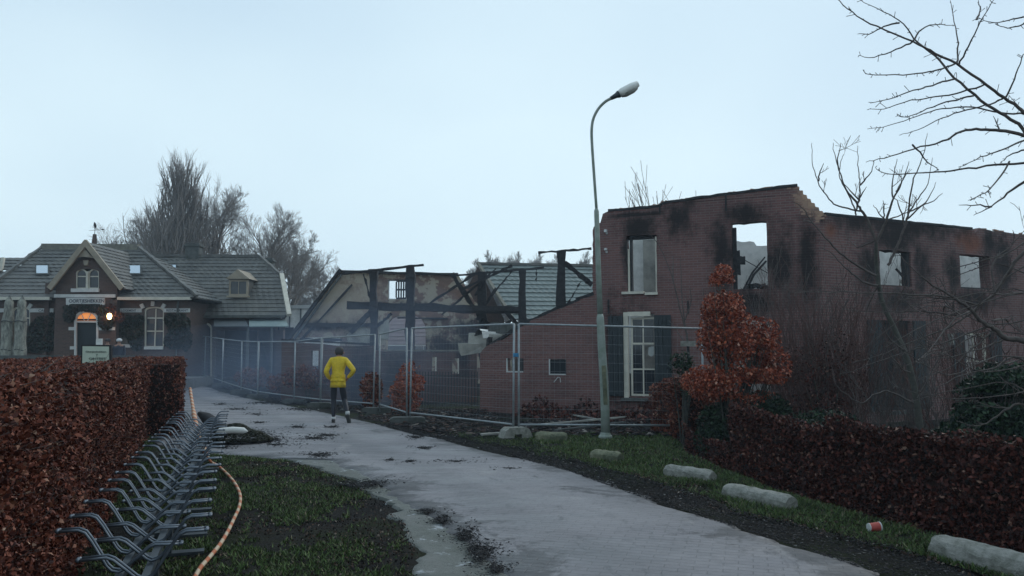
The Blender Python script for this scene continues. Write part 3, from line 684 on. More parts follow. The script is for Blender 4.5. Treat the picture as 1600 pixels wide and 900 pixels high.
FP = [((1099, 14.9), (809, 14.35), 'frontmost wire fence panel between the lamp post and the brown hedge end', 0), ((803, 14.35), (641, 17.1), 'wire fence panel left of the doubled clamped posts, in front of the low brick wall', 0), ((637, 17.15), (594, 20.6), 'short-looking angled fence panel between the concrete foot and the reddish bush', 0)]
chain = [(585, 20.9), (502, 23.5), (461, 26.3), (404, 28.9), (378, 31.3), (348, 34.2), (320, 37.5), (298, 40.6), (274, 44)]
lbs = ['fence panel directly behind the yellow-jacketed runner', 'fence panel just left of the runner', 'second fence panel left of the runner', 'third fence panel left of the runner', 'fourth fence panel left of the runner, in the smoke', 'fifth fence panel left of the runner, in front of the veranda', 'next to last fence panel toward the inn', 'farthest fence panel, at the corner of the inn']
for a, b, l in zip(chain[:-1], chain[1:], lbs): FP.append((a, b, l, 0))
for a, b, l, le in FP: fence_panel(gpt(*a), gpt(*b), l, random.uniform(-.012, .012))
# clamp on the doubled posts
c = gpt(806, 14.33); MAT['blue'] = pm('blue_steel', (.03, .22, .4), (.02, .16, .3), 4, .5, .1)
M().box((0, 0, 0), (.1, .06, .07)).box((0, -.035, 0), (.03, .03, .03)).build('fence_clamp', MAT['blue'], loc=(c.x, c.y, 1.52), label='small blue clamp joining the two doubled fence posts', cat='clamp')
# feet
t = thing('ballast_block', 'pale concrete fence foot with a square hole under the doubled posts', 'fence foot', gpt(805, 14.3), math.radians(25), 'concrete feet of the wire fence')
mm = M(); mm.plate([(-.32, -.03), (-.24, .15), (-.17, .2), (.17, .2), (.24, .15), (.32, -.03), (.08, -.03), (.08, .08), (-.08, .08), (-.08, -.03)], -.13, .13); mm.build('block', MAT['conc'], t)
foot = None
for (px, Y), lb in zip([(638, 17.1), (590, 20.75)]+chain[1:], ['concrete fence foot at the corner behind the paving bend', 'fence foot right of the runner\'s heels']+['dark slab under the %s fence post left of the runner' % o for o in ('first', 'second', 'third', 'fourth', 'fifth', 'sixth', 'seventh', 'eighth')]):
    p = gpt(px, Y)
    if foot is None:
        t = thing('ballast_block', lb, 'fence foot', p, .15, 'concrete feet of the wire fence'); foot = t
        M().plate([(-.40, -.04), (-.38, .12), (-.3, .15), (.3, .15), (.38, .12), (.40, -.04)], -.13, .13).build('block', MAT['concd'], t)
    else: copy_thing(foot, p, random.uniform(-.15, .25), lb)

# ================================================================== burnt farmhouse
class Plane:
    """vertical wall plane through (x, y) along angle; converts what was measured in the photograph to wall coordinates"""
    def __init__(s, x, y, ang): s.o = (x, y); s.a = ang; s.c = math.cos(ang); s.s = math.sin(ang)
    def __call__(s, px, py, back=0):
        a, b, c = ray(px, py); ox, oy = s.o[0]-s.s*back, s.o[1]+s.c*back
        den = a*s.s-b*s.c; t = (ox*s.s-oy*s.c)/den
        return ((a*t-ox)*s.c+(b*t-oy)*s.s, 1.6+c*t)
    def world(s, u, d=0, z=0): return Vector((s.o[0]+u*s.c-d*s.s, s.o[1]+u*s.s+d*s.c, z))
def jagline(pts, step, jag, r=random):
    o = []
    for (a, b), (c, d) in zip(pts[:-1], pts[1:]):
        L = math.hypot(c-a, d-b); n = max(1, int(L/step))
        for i in range(n): t = i/n; o.append((a+(c-a)*t+(r.uniform(-jag, jag) if i else 0)*.5, b+(d-b)*t+(r.uniform(-jag, jag) if i else 0)))
    return o+[pts[-1]]
def rect(W, x0, y0, x1, y1, back=0):
    a = W(x0, y0, back); b = W(x1, y1, back); return [(a[0], b[1]), (b[0], b[1]), (b[0], a[1]), (a[0], a[1])]
def jagrect(r_, j=.025):
    return jagline(r_+[r_[0]], .14, j)[:-1]
WA = math.atan2(-.371, .928)
W1 = Plane(2.19, 21.0, WA)
cr_ = W1(1283, 400)[0]; pc = W1.world(cr_)
W2 = Plane(pc.x, pc.y, math.atan2(.419, .908))
farm = thing('burnt_farmhouse', 'roofless burnt brick farmhouse with soot above its empty windows', 'house', (2.19, 21, 0), WA)
def w1(px, py): return W1(px, py)
left_edge = [w1(750, 552), w1(760, 541), w1(790, 528), w1(822, 505), w1(860, 488), w1(902, 469), w1(926, 462)]
top_edge = jagline([w1(926, 462), w1(926, 360), w1(930, 352), w1(938, 348)], .07, .03)+[w1(942, 334), w1(948, 331)]
top_edge += jagline([w1(950, 330.5), w1(1031, 323), w1(1037, 318), w1(1134, 305), w1(1243, 291)], .22, .012)
brk = [w1(1243, 291)]; cx, cz = brk[0]
tx, tzz = w1(1287, 336)
for i in range(7): 
    nx = cx+(tx-cx)*(i+1)/7; nz = cz+(tzz-cz)*(i+1)/7; brk += [(nx-.02, brk[-1][1]-.02), (nx, nz)]
outl = [(w1(750, 600)[0], -.5)]+jagline(left_edge, .12, .02)+top_edge[1:]+brk[1:]+[(cr_, tzz-.05), (cr_, -.7)]
h1 = rect(W1, 979, 369, 1027, 456); h2 = rect(W1, 1143, 349, 1200, 451); h3 = rect(W1, 977, 491, 1024, 621)
h4 = rect(W1, 791, 560, 818, 582); h5 = rect(W1, 857.5, 561, 885, 586)
h6 = rect(W1, 1150, 500, 1205, 640)
def seg(cx_, cy_, rx, ry, W=W1): p = W(cx_, cy_); q = W(cx_+rx, cy_-ry); return (p[0], p[1], abs(q[0]-p[0]), abs(q[1]-p[1]))
soot1 = [seg(1003, 357, 34, 26), seg(1168, 335, 40, 22), seg(1218, 405, 26, 60), seg(1130, 400, 24, 60), seg(985, 400, 12, 50), seg(1000, 335, 60, 9), seg(1130, 312, 120, 9), seg(1170, 470, 60, 30), seg(975, 560, 36, 90), seg(1060, 340, 26, 34), seg(1262, 420, 18, 70)]
MAT['brick1'] = brickmat('farm_brick', (.185, .086, .08), (.13, .064, .062), (.195, .165, .155), soot=soot1, general=.3, pale=((.46, .3, .2), [seg(1258, 306, 16, 16), seg(1272, 318, 16, 16), seg(1284, 334, 10, 10)]))
M().plate(outl, 0, .3, [jagrect(h1), jagrect(h2, .018), h3, h4, h5, h6]).build('brick_wall', MAT['brick1'], farm)
# charred wall plate left along the top
mm = M(); tp = [w1(950, 330), w1(1031, 322.5), w1(1037, 317.5), w1(1134, 304), w1(1246, 290)]
for a, b in zip(tp[:-1], tp[1:]): mm.beam((a[0], .15, a[1]+.015), (b[0], .15, b[1]+.015), .36, .07, .02, 8)
mm.build('charred_coping', MAT['char'], farm)
mm = M(); ls = [w1(765, 540), w1(822, 504), w1(862, 487), w1(900, 470), w1(922, 461)]
for a, b in zip(ls[:-1], ls[1:]): mm.beam((a[0], .12, a[1]+.03), (b[0]+.1, .12, b[1]+.05), .3, .09, .04, 5)
mm.build('charred_rafter', MAT['char'], farm)
# loose bricks along the broken gable end, one by one
MAT['bricks'] = leafmat('loose_brick', [(0, (.13, .055, .04)), (.4, (.25, .14, .1)), (.8, (.42, .3, .22)), (1, (.5, .44, .36))], rough=.9)
bm_ = None
for i in range(64):
    t_ = random.random(); x = cx+(tx-cx)*t_; z = cz+(tzz-cz)*t_-.03
    k = random.randint(0, 4)
    pos = (x-.1+random.uniform(-.08, .08), .05+.11*random.randint(0, 2), z-.066*k+random.uniform(.0, .07))
    if bm_ is None: bm_ = M().box((0, 0, 0), (.2, .1, .058), jit=.005).build('brick', MAT['bricks'], farm)
    else: bb = bm_.copy(); COL.objects.link(bb); bb.parent = farm; bm_ = bm_
    o = bm_ if i == 0 else bb
    o.location = pos; o.rotation_euler = (random.uniform(-.1, .1), random.uniform(-.12, .12), random.uniform(-.15, .15))
for i in range(34):
    a, b = random.choice(list(zip(tp[:-1], tp[1:]))); t_ = random.random(); bb = bm_.copy(); COL.objects.link(bb); bb.parent = farm
    bb.location = (a[0]+(b[0]-a[0])*t_, .15, a[1]+(b[1]-a[1])*t_+.06+random.uniform(-.02, .01)); bb.rotation_euler = (random.uniform(-.3, .3), random.uniform(-.2, .2), random.uniform(-.6, .6)); bb.scale = (.8, .8, .6)
# upper windows: remains of frames and sills
def sill(W, par, x0, x1, y, mat='frame', w_=.2, h=.07, name='window_sill'):
    a = W(x0, y); b = W(x1, y); return M().b2(a[0], b[0], -.07, w_, a[1]-h, a[1]-.002).build(name, MAT[mat], par)
def winframe(par, r_, fw=.06, y0=.06, y1=.15, mat='frame', mull=(), rails=(), glass=True, name='window', gm='glass', sides='lrtb', bar=.03):
    x0, z0 = r_[0]; x1, z1 = r_[2]; mm = M()
    if 'l' in sides: mm.b2(x0, x0+fw, y0, y1, z0, z1)
    if 'r' in sides: mm.b2(x1-fw, x1, y0, y1, z0, z1)
    if 't' in sides: mm.b2(x0+fw, x1-fw, y0, y1, z1-fw, z1)
    if 'b' in sides: mm.b2(x0+fw, x1-fw, y0, y1, z0, z0+fw)
    o = mm.build(name, MAT[mat], par)
    k = 0
    for m_ in mull: x = x0+(x1-x0)*m_; M().b2(x-bar/2, x+bar/2, y0+.02, y1-.02, z0+fw, z1-fw).build('glazing_bar', MAT[mat], o); k += 1
    for r2, th in rails: z = z0+(z1-z0)*r2; M().b2(x0+fw, x1-fw, y0+.012, y1-.012, z-th/2, z+th/2).build('glazing_bar', MAT[mat], o)
    if glass:
        M().b2(x0+fw*.6, x1-fw*.6, (y0+y1)/2-.004, (y0+y1)/2+.004, z0+fw*.6, z1-fw*.6).build('pane', MAT[gm], o)
    return o
x0, z0 = h1[0]; x1, z1 = h1[2]
wf = M().b2(x0+.02, x0+.07, .03, .12, z0, z1-.35).b2(x1-.045, x1-.005, .03, .12, z0, z1-.05).build('window_frame', MAT['frame'], farm)
M().b2(x0+.075, x0+.13, .05, .2, z0, z1).b2(x0, x1, .1, .2, z1-.09, z1).build('charred_jamb', MAT['char'], farm)
sill(W1, farm, 972, 1006, 456); sill(W1, farm, 1008, 1028, 457)
x0, z0 = h2[0]; x1, z1 = h2[2]
M().b2(x0, x0+.1, .1, .22, z0, z1-.1).box((x0+.2, .16, (z0+z1)/2-.1), (.22, .1, .2), .3, .05).box((x0+.12, .16, z0+.7), (.12, .08, .6), jit=.03).build('charred_jamb', MAT['char'], farm)
mm = M(); 
for k in range(9): mm.box((x0+.35+k*.06, .15, z0+.03+.07*math.sin(k*.4)), (.09, .2, .1), k, .03)
mm.build('charred_sill', MAT['char'], farm)
# big ground-floor sash window with shutters
x0, z0 = h3[0]; x1, z1 = h3[2]
wo = M().b2(x0-.05, x0+.07, -.03, .1, z0-.02, z1+.05).b2(x0+.07, x1-.1, -.035, .1, z1-.06, z1+.06).build('window_frame', MAT['frame'], farm)
sx0 = x0+.13; sx1 = x1+.01; sh = z1-z0
def sash(a, b, y, rows, par):
    mm = M(); f = .05
    mm.b2(sx0, sx0+f, y, y+.04, a, b).b2(sx1-f*.5, sx1, y, y+.04, a, b).b2(sx0+f, sx1-f*.5, y+.001, y+.039, a, a+f).b2(sx0+f, sx1-f*.5, y+.001, y+.039, b-f, b)
    o = mm.build('sash', MAT['frame'], par); xm = (sx0+sx1)/2
    M().b2(xm-.018, xm+.018, y+.004, y+.036, a+f, b-f).build('glazing_bar', MAT['frame'], o)
    for i in range(1, rows):
        z = a+(b-a)*i/rows; M().b2(sx0+f, sx1-f*.5, y+.008, y+.032, z-.018, z+.018).build('glazing_bar', MAT['frame'], o)
    return o
zm = z0+sh*.635
sash(zm-.02, z1-.09, .09, 1, farm); s2 = sash(z0+.03, zm+.04, .045, 2, farm)
MAT['shard'] = pm('dirty_glass_shard', (.38, .39, .36), (.28, .3, .3), 6, .3, 0)
M().plate([(x1-.17, zm-.08), (x1-.03, zm-.05), (x1-.03, zm-.28), (x1-.1, zm-.34), (x1-.19, zm-.28)], .062, .066).build('glass_shard', MAT['shard'], farm)
M().b2(sx0+.05, sx1-.05, .1, .105, zm+.02, z1-.14).build('pane', MAT['glass'], farm)
xm_ = (sx0+sx1)/2; zq = (z0+.03+zm+.04)/2
for a, b, c, d in ((sx0+.05, xm_-.02, z0+.08, zq-.02), (xm_+.02, sx1-.03, z0+.08, zq-.02), (sx0+.05, xm_-.02, zq+.02, zm-.01)): M().b2(a, b, .063, .067, c, d).build('pane', MAT['glass'], s2)
M().b2(x0-.12, x1+.06, -.1, .1, z0-.1, z0-.025).build('window_sill', MAT['concd'], farm)
def shutter(par, a, b, z0, z1, name='shutter'):
    n = max(2, int((b-a)/.11)); o = M().b2(a, b, -.065, -.045, z0, z1).b2(a+.03, b-.03, -.044, -.03, z0+.2, z0+.3).b2(a+.03, b-.03, -.044, -.03, z1-.3, z1-.2).build(name, MAT['shutter'], par)
    w_ = (b-a)/n; pl = None
    for i in range(n):
        if pl is None: pl = M().b2(.006, w_-.006, -.08, -.064, z0+.01, z1-.01).build('plank', MAT['shutter'], o); pl.location.x = a
        else: q = pl.copy(); COL.objects.link(q); q.parent = o; q.location.x = a+w_*i
    return o
shutter(farm, w1(951, 500)[0], x0-.055, z0+.02, z1-.05); shutter(farm, x1+.01, w1(1049, 500)[0], z0-.06, z1-.04)
# small stable windows
for r_, k in ((h4, 0), (h5, 1)):
    winframe(farm, r_, .03, .0, .06, 'white', (), (), k == 1, 'stable_window', sides='lb')
    x0, z0 = r_[0]; x1, z1 = r_[2]; M().b2(x0-.04, x1+.04, .003, .012, z0-.11, z0-.006).build('window_sill', MAT['concd'], farm)
x0, z0 = h5[0]; x1, z1 = h5[2]; xc, zc = (x0+x1)/2, (z0+z1)/2; mm = M()
for k in range(8): a = k*math.pi/4+.3; mm.beam((xc+.03*math.cos(a), .06, zc+.03*math.sin(a)), (xc+.2*math.cos(a), .06, zc+.2*math.sin(a)), .02, .055)
mm.build('window_fan', MAT['char'], farm)
mm = M(); mm.tube([(xc-.1, -.02, z0-.2), (xc+.02, -.03, z0-.06), (xc+.08, -.02, z0-.08), (xc+.09, -.02, z0-.2)], .012, 5); mm.build('hanging_strip', MAT['white'], farm)
# wall anchors
for (a, b, c) in ((953, 488, 512), (1032, 340, 0), (1134, 0, 0)): pass
for (px, y0_, y1_) in ((951, 468, 490), (1031, 318, 334), (1134, 304, 330), (1075, 470, 490)):
    a = w1(px, y0_); b = w1(px, y1_); M().b2(a[0]-.02, a[0]+.02, -.03, -.004, b[1], a[1]).build('wall_anchor', MAT['char'], farm)
for (px, py) in ((947, 361), (947, 390)): a = w1(px, py); M().box((a[0], -.06, a[1]), (.06, .1, .07), jit=.01).box((a[0]+.02, -.02, a[1]-.07), (.05, .04, .05), jit=.01).build('insulator', MAT['white'], farm)
# left return of the upper wall
M().b2(w1(926, 460)[0]+.0, w1(926, 460)[0]+.3, .305, 1.9, w1(926, 462)[1]-.5, w1(926, 352)[1]-.05).build('side_wall', MAT['brick1'], farm)
# interior cross walls seen through the openings
BK = 3.4
def iw(px, py): return W1(px, py, BK)
pl = jagline([iw(952, 375), iw(985, 371), iw(1010, 372), iw(1022, 371), iw(1100, 374), iw(1145, 377), iw(1178, 378), iw(1182, 384), iw(1215, 386), iw(1262, 388)], .12, .03)
M().plate([(iw(952, 375)[0], -.5)]+pl+[(iw(1262, 388)[0], -.5)], BK, BK+.25, [rect(W1, 1030, 420, 1100, 640, BK)]).build('inner_wall', MAT['plasterl'], farm)
pp = iw(1017, 400)[0]; M().b2(pp-.22, pp+.22, BK-.12, BK-.004, -.4, iw(1000, 373)[1]-.06).build('chimney_breast', MAT['plaster'], farm)
M().b2(iw(985, 400)[0]-.3, pp-.3, BK-.7, BK-.1, -.4, .9).build('fallen_cupboard', MAT['concd'], farm)
t = thing('charred_beam', 'charred curved timbers leaning against the inner wall behind the second upper window', 'beam', W1.world(0), WA)
a = W1(1165, 455, 2.2); b = W1(1197, 408, 2.8); c_ = W1(1152, 400, 2.8); d_ = W1(1202, 428, 2.8)
M().tube([(a[0], 2.2, a[1]), ((a[0]+b[0])/2-.05, 2.5, (a[1]+b[1])/2+.05), (b[0], 2.8, b[1])], [.04, .035, .03], 5).build('timber', MAT['char'], t)
M().tube([(a[0]-.3, 2.2, a[1]-.4), ((a[0]+b[0])/2-.1, 2.5, (a[1]+b[1])/2+.1), (b[0]-.03, 2.8, b[1]+.12)], [.03, .03, .02], 5).build('timber', MAT['char'], t)
M().tube([(c_[0], 2.8, c_[1]), (d_[0], 2.8, d_[1])], .012, 4).build('cable', MAT['char'], t)

# ---- wing
wing = thing('burnt_farmhouse_wing', 'roofless brick wing of the farmhouse receding to the right behind the bare tree', 'house', (pc.x, pc.y, 0), W2.a)
def w2(px, py): return W2(px, py)
Lw = 17.0
zr = w2(1600, 366)[1]
top = jagline([(.003, w2(1284, 335)[1]), w2(1290, 336), w2(1420, 349), w2(1500, 357), w2(1522, 360)], .25, .02)+[w2(1524, 364), w2(1530, 356), w2(1548, 360)]+jagline([w2(1550, 361), w2(1600, 366), (Lw, zr-.1)], .3, .02)
g1 = rect(W2, 1374, 390, 1425, 448); g2 = rect(W2, 1499, 397, 1548, 452); g3 = rect(W2, 1374, 500, 1428, 640); g4 = rect(W2, 1504, 520, 1549, 650)
soot2 = [seg(1398, 370, 36, 26, W2), seg(1440, 420, 14, 45, W2), seg(1358, 420, 16, 50, W2), seg(1398, 470, 40, 22, W2), seg(1488, 420, 10, 40, W2), seg(1565, 410, 16, 50, W2), seg(1525, 470, 34, 20, W2), seg(1400, 352, 110, 8, W2), seg(1545, 380, 10, 30, W2)]
MAT['brick2'] = brickmat('wing_brick', (.185, .09, .084), (.13, .066, .064), (.195, .17, .16), soot=soot2, general=.3, pale=((.2, .075, .045), [seg(1515, 378, 24, 13, W2), seg(1297, 360, 10, 12, W2)]))
M().plate([(.003, -.8)]+top+[(Lw, -.8)], 0, .3, [jagrect(g1), jagrect(g2), g3, g4]).build('brick_wall', MAT['brick2'], wing)
mm = M(); tt = [w2(1290, 335), w2(1420, 348), w2(1520, 358)]
for a, b in zip(tt[:-1], tt[1:]): mm.beam((a[0], .15, a[1]+.02), (b[0], .15, b[1]+.02), .34, .07, .02, 10)
mm.build('charred_coping', MAT['char'], wing)
for i in range(30):
    x = .1+random.random()*9; z = np.interp(x, [p[0] for p in top], [p[1] for p in top]); bb = bm_.copy(); COL.objects.link(bb); bb.parent = wing
    bb.location = (x, .15, float(z)+.05); bb.rotation_euler = (random.uniform(-.3, .3), random.uniform(-.2, .2), random.uniform(-.6, .6)); bb.scale = (.8, .8, .6)
mm = M(); x0, z0 = g1[0]; x1, z1 = g1[2]
M().b2(x1-.1, x1, .05, .2, z0, z1).b2(x0, x1-.1, .05, .2, z0-.06, z0+.02).build('charred_jamb', MAT['char'], wing)
M().b2(g2[0][0], g2[2][0], .05, .2, g2[0][1]-.06, g2[0][1]+.03).build('charred_sill', MAT['char'], wing)
winframe(wing, g3, .07, .08, .16, 'char', (.5,), ((.66, .05),), True, 'window_frame', 'dark')  # dark opening closed by a near-black sheet, shade put into its colour
winframe(wing, g4, .06, .04, .12, 'frame', (.5,), ((.66, .05),), False, 'window_frame')
for r_ in (g3, g4):
    M().b2(r_[0][0]-.1, r_[2][0]+.1, -.08, .02, r_[0][1]-.1, r_[0][1]-.01).build('window_sill', MAT['concd'], wing)
    x0, z0 = r_[0]; x1, z1 = r_[2]; shutter(wing, x0-.5, x0-.02, z0, z1); shutter(wing, x1+.02, x1+.5, z0, z1)
a = w2(1483, 530); M().box((a[0], -.05, a[1]), (.14, .08, .3)).build('wall_lamp', MAT['plaster'], wing)
iw2 = lambda px, py: W2(px, py, 3.2)
M().plate([(iw2(1322, 380)[0], -.6), (iw2(1322, 380)[0], iw2(1322, 372)[1])]+jagline([iw2(1323, 372), iw2(1440, 378), iw2(1560, 386), iw2(1640, 390)], .3, .04)+[(iw2(1640, 390)[0], -.6)], 3.2, 3.45).build('inner_wall', MAT['plasterl'], wing)
t = thing('charred_beam', 'burnt timber leaning behind the first upper window of the wing', 'beam', W2.world(0), W2.a)
a = W2(1400, 420, 2.9); b = W2(1418, 442, 2.6); M().beam((a[0], 2.9, a[1]), (b[0], 2.6, b[1]), .1, .1, .03, 3).build('timber', MAT['char'], t)
M().box((b[0]-.1, 2.6, b[1]+.02), (.35, .2, .12), .2, .03).build('rubble_lump', MAT['plaster'], t)

# ---- burnt-out debris lying against the low wall
for i, (p0, p1, w_, lb) in enumerate([((842, 668), (985, 655), .12, 'long burnt plank lying flat behind the lamp post'), ((868, 676), (975, 664), .1, 'second burnt plank lying nearer the fence behind the lamp post'), ((885, 650), (945, 662), .09, 'short pale-edged plank lying askew by the brick wall'), ((752, 684), (790, 682), .12, 'short scorched plank at the fence foot')]):
    a, b = ground(*p0), ground(*p1); M().beam(a+Vector((0, 0, .06)), b+Vector((0, 0, .07)), w_, .035, .01, 4).build('burnt_plank', (MAT['plaster'] if i != 1 else MAT['concd']), label=lb, cat='plank', group='burnt planks on the ground')
r9 = np.random.default_rng(5)
n = 2600; u = r9.random(n)*4.1-1.9; p_ = [W1.world(a, -.35-b) for a, b in zip(u, r9.random(n)**2*.9)]; x = np.array([p.x for p in p_]); y = np.array([p.y for p in p_]); hgt = .75*np.exp(-((y-np.array([W1.world(a).y for a in u]))/.5)**2)*r9.random(n)*(.4+vnoise(x, y, .4, 7))
V, F = leaves(np.column_stack([x, y, tzn(x, y)+hgt]), .11); npobj('dead_weeds', V, F, MAT['hedgeb'], kind='stuff', label='heap of brown dead creeper and weeds against the foot of the brick wall', cat='weeds')

# ================================================================== charred timber frames
def frame_thing(name, label, loc, parts):
    t = thing(name, label, 'timber frame', loc, world=True)
    for nm, p, q, w_, h in parts: M().beam(p, q, w_, h, .05 if w_ > .2 else .03, 12).build(nm, MAT['char'], t)
    return t
F_ = lambda px, py, Y: at(px, py, Y)
def gz(px, Y): g = gpt(px, Y); g.z -= .05; return g
YT = 30.0
frame_thing('charred_timber_frame', 'black charred posts and beams standing in front of the barn gable', gz(612, YT), [
    ('post', gz(586, YT), F_(583.5, 421, YT), .34, .34), ('post', gz(641, YT), F_(641, 417, YT), .36, .36),
    ('ridge_beam', F_(530, 428, YT-.1), F_(662, 414, YT-.1), .16, .1), ('tie_beam', F_(543, 477, YT+.3), F_(815, 485, YT+.3), .3, .34), ('tie_beam', F_(592, 482, YT-.2), F_(812, 483, YT-.25), .2, .2),
    ('brace', F_(589, 510, YT), F_(612, 490, YT), .12, .12), ('brace', F_(568, 428, YT), F_(584, 485, YT), .09, .09), ('brace', F_(548, 520, YT), F_(582, 484, YT), .2, .2)])
YU = 31.0
frame_thing('charred_timber_frame', 'tangle of collapsed black rafters around a post between the two barn gables', gz(752, YU), [
    ('post', gz(757, YU), F_(753, 425, YU), .36, .36), ('post', gz(817, YU-1), F_(816, 422, YU-1), .3, .3),
    ('brace', F_(706, 428, YU), F_(753, 500, YU), .24, .24), ('rafter', F_(706, 431, YU+.4), F_(850, 418, YU+.4), .12, .12), ('rafter', F_(665, 478, YU-.4), F_(742, 428, YU-.4), .11, .11), ('rafter', F_(690, 492, YU-.2), F_(775, 420, YU-.2), .1, .1),
    ('rafter', F_(722, 452, YU-.5), F_(800, 415, YU-.5), .13, .13), ('rafter', F_(742, 462, YU-.3), F_(762, 424, YU-.3), .1, .1), ('rafter', F_(757, 475, YU-.6), F_(803, 420, YU-.6), .08, .08), ('brace', F_(785, 480, YU-.8), F_(818, 520, YU-.8), .2, .2), ('rafter', F_(745, 500, YU), F_(775, 450, YU), .13, .13), ('rafter', F_(838, 440, YU-.4), F_(838, 419, YU-.4), .07, .07), ('brace', F_(752, 500, YU-.3), F_(785, 520, YU-.3), .24, .2)])
YV = 24.5
frame_thing('charred_timber_frame', 'thick charred post with a top beam and braces against the left corner of the farmhouse', gz(877, YV), [
    ('post', gz(877, YV), F_(877, 393, YV), .30, .30), ('top_beam', F_(841, 395, YV), F_(924, 388.5, YV), .12, .09), ('brace', F_(882, 410, YV), F_(925, 445, YV), .17, .17), ('brace', F_(884, 480, YV), F_(908, 440, YV), .07, .07)])

# ================================================================== tiled roofs
def lerp_edge(E, v): 
    for (v0, p0), (v1, p1) in zip(E[:-1], E[1:]):
        if v <= v1+1e-9: return p0.lerp(p1, (v-v0)/(v1-v0))
    return E[-1][1]
def tiled(par, LE_, RE_, rows, mat, tw=.3, name='tile_row', lift=.055, wave=.02, holes=()):
    """rows of overlapping tiles between a left and a right edge (lists of (v, point), v from eave 0 to ridge 1)"""
    nrm = (RE_[0][1]-LE_[0][1]).cross(lerp_edge(LE_, 1)-LE_[0][1]+(lerp_edge(RE_, 1)-RE_[0][1])).normalized()
    if nrm.z < 0: nrm = -nrm
    for i in range(rows):
        v0, v1 = i/rows, min((i+1)/rows+.02, 1); a0, b0 = lerp_edge(LE_, v0), lerp_edge(RE_, v0); a1, b1 = lerp_edge(LE_, v1), lerp_edge(RE_, v1)
        L = (b0-a0).length; n = max(2, int(L/tw)); vs = []; fs = []; m4 = 4; k = n*m4+1; sx = random.uniform(-.008, .008)
        for r_ in range(3):
            for j in range(k):
                t_ = j/(k-1); ph = (j % m4)/m4; wv = wave*(1 if ph == 0 else (.5 if ph in (.25, .75) else -.3))
                p = (a0 if r_ < 2 else a1).lerp(b0 if r_ < 2 else b1, t_); off = (0 if r_ == 0 else (lift+sx+wv+.006*math.sin(i*7+j*1.7) if r_ == 1 else .012+wv*.6))
                vs.append(p+nrm*off)
        for r_ in range(2):
            for j in range(k-1): fs.append((r_*k+j, r_*k+j+1, (r_+1)*k+j+1, (r_+1)*k+j))
        M().add(vs, fs).build(name, MAT[mat], par)
    base = M(); a, b, c, d = LE_[0][1], RE_[0][1], lerp_edge(RE_, 1), lerp_edge(LE_, 1)
    pts = [p for _, p in LE_][::-1]; rp_ = [p for _, p in RE_]; poly = [q-nrm*.012 for q in pts+rp_]
    base.add(poly, [tuple(range(len(poly)))]); base.build('roof_deck', MAT['concd'], par)
    return nrm

# ================================================================== barn behind
WB = Plane(0, 36.0, 0)
wb = lambda px, py: WB(px, py)
barn = thing('burnt_barn', 'wide half-hipped barn gable without its roof, brown plaster on brick, behind the charred posts', 'barn', (0, 36, 0))
MAT['barn'] = brickmat('barn_wall', (.24, .14, .11), (.18, .11, .09), (.14, .125, .11), soot=[seg(500, 510, 60, 8, WB), seg(745, 520, 60, 24, WB), seg(560, 520, 20, 20, WB), seg(700, 540, 40, 20, WB), seg(625, 478, 60, 7, WB)], general=.15, patch=((.36, .31, .24), .48), pale=((.40, .335, .26), [seg(535, 475, 62, 50, WB), seg(500, 500, 50, 25, WB)]))
bo = [(wb(450, 600)[0], -.3), wb(449, 534)]+[wb(531, 423)]+jagline([wb(532, 423), wb(715, 429)], .3, .03)+jagline([wb(716, 430), wb(800, 560)], .4, .05)+[(wb(800, 600)[0], -.3)]
arch = [(wb(604, 600)[0], -.1)]+[wb(604, 520), wb(606, 505), wb(612, 497), wb(620, 494), wb(650, 494), wb(658, 498), wb(664, 508), wb(665, 520)]+[(wb(665, 600)[0], -.1)]
M().plate(bo, 0, .35, [rect(WB, 606, 437, 635, 468), arch[::-1] if False else arch, rect(WB, 474, 527, 530, 600)]).build('gable_wall', MAT['barn'], barn)
for a, b, w_, mt, yy in (((449, 534), (533, 421), .16, 'char', -.1), ((456, 537), (536, 428), .10, 'concd', -.16), ((468, 535), (551, 445), .1, 'char', -.12)):
    p, q = wb(*a), wb(*b); M().beam((p[0], yy, p[1]), (q[0], yy-.02, q[1]), w_, w_, .02, 6).build('verge_board', MAT[mt], barn)
for a, b, w_ in (((478, 508), (592, 508), .2), ((470, 530), (535, 531), .14), ((530, 424), (716, 429), .12), ((622, 497), (700, 498), .07)):
    p, q = wb(*a), wb(*b); M().beam((p[0], -.12, p[1]), (q[0], -.12, q[1]), .2, w_, .03, 6).build('charred_beam', MAT['char'], barn)
p, q = wb(545, 512), wb(582, 536); mm = M(); mm.plate(jagline([(p[0], q[1]), (q[0], q[1]), (q[0], p[1]), (p[0]+.3, p[1]), (p[0]-.1, (p[1]+q[1])/2), (p[0], q[1])], .2, .06)[:-1], -.06, -.005); mm.build('torn_plaster', MAT['plaster'], barn)
p, q = wb(592, 500), wb(608, 530); M().b2(p[0], q[0], -.05, -.004, q[1], p[1]).build('plaster_patch', MAT['plaster'], barn)
# slatted shutter in the right half of the gable window
p, q = wb(619, 438), wb(634, 467); o = M().b2(p[0], q[0], .05, .1, q[1], q[1]+.07).b2(p[0], q[0], .05, .1, p[1]-.07, p[1]).b2(p[0], q[0], .05, .1, (p[1]+q[1])/2-.04, (p[1]+q[1])/2+.04).build('slatted_shutter', MAT['char'], barn)
for k in range(5): x = p[0]+(q[0]-p[0])*k/4; M().b2(x-.035, x+.035, .051, .099, q[1]+.07, p[1]-.07).build('slat', MAT['char'], o)
r_ = rect(WB, 606, 437, 635, 468); winframe(barn, r_, .05, .12, .2, 'white', (), (), False)
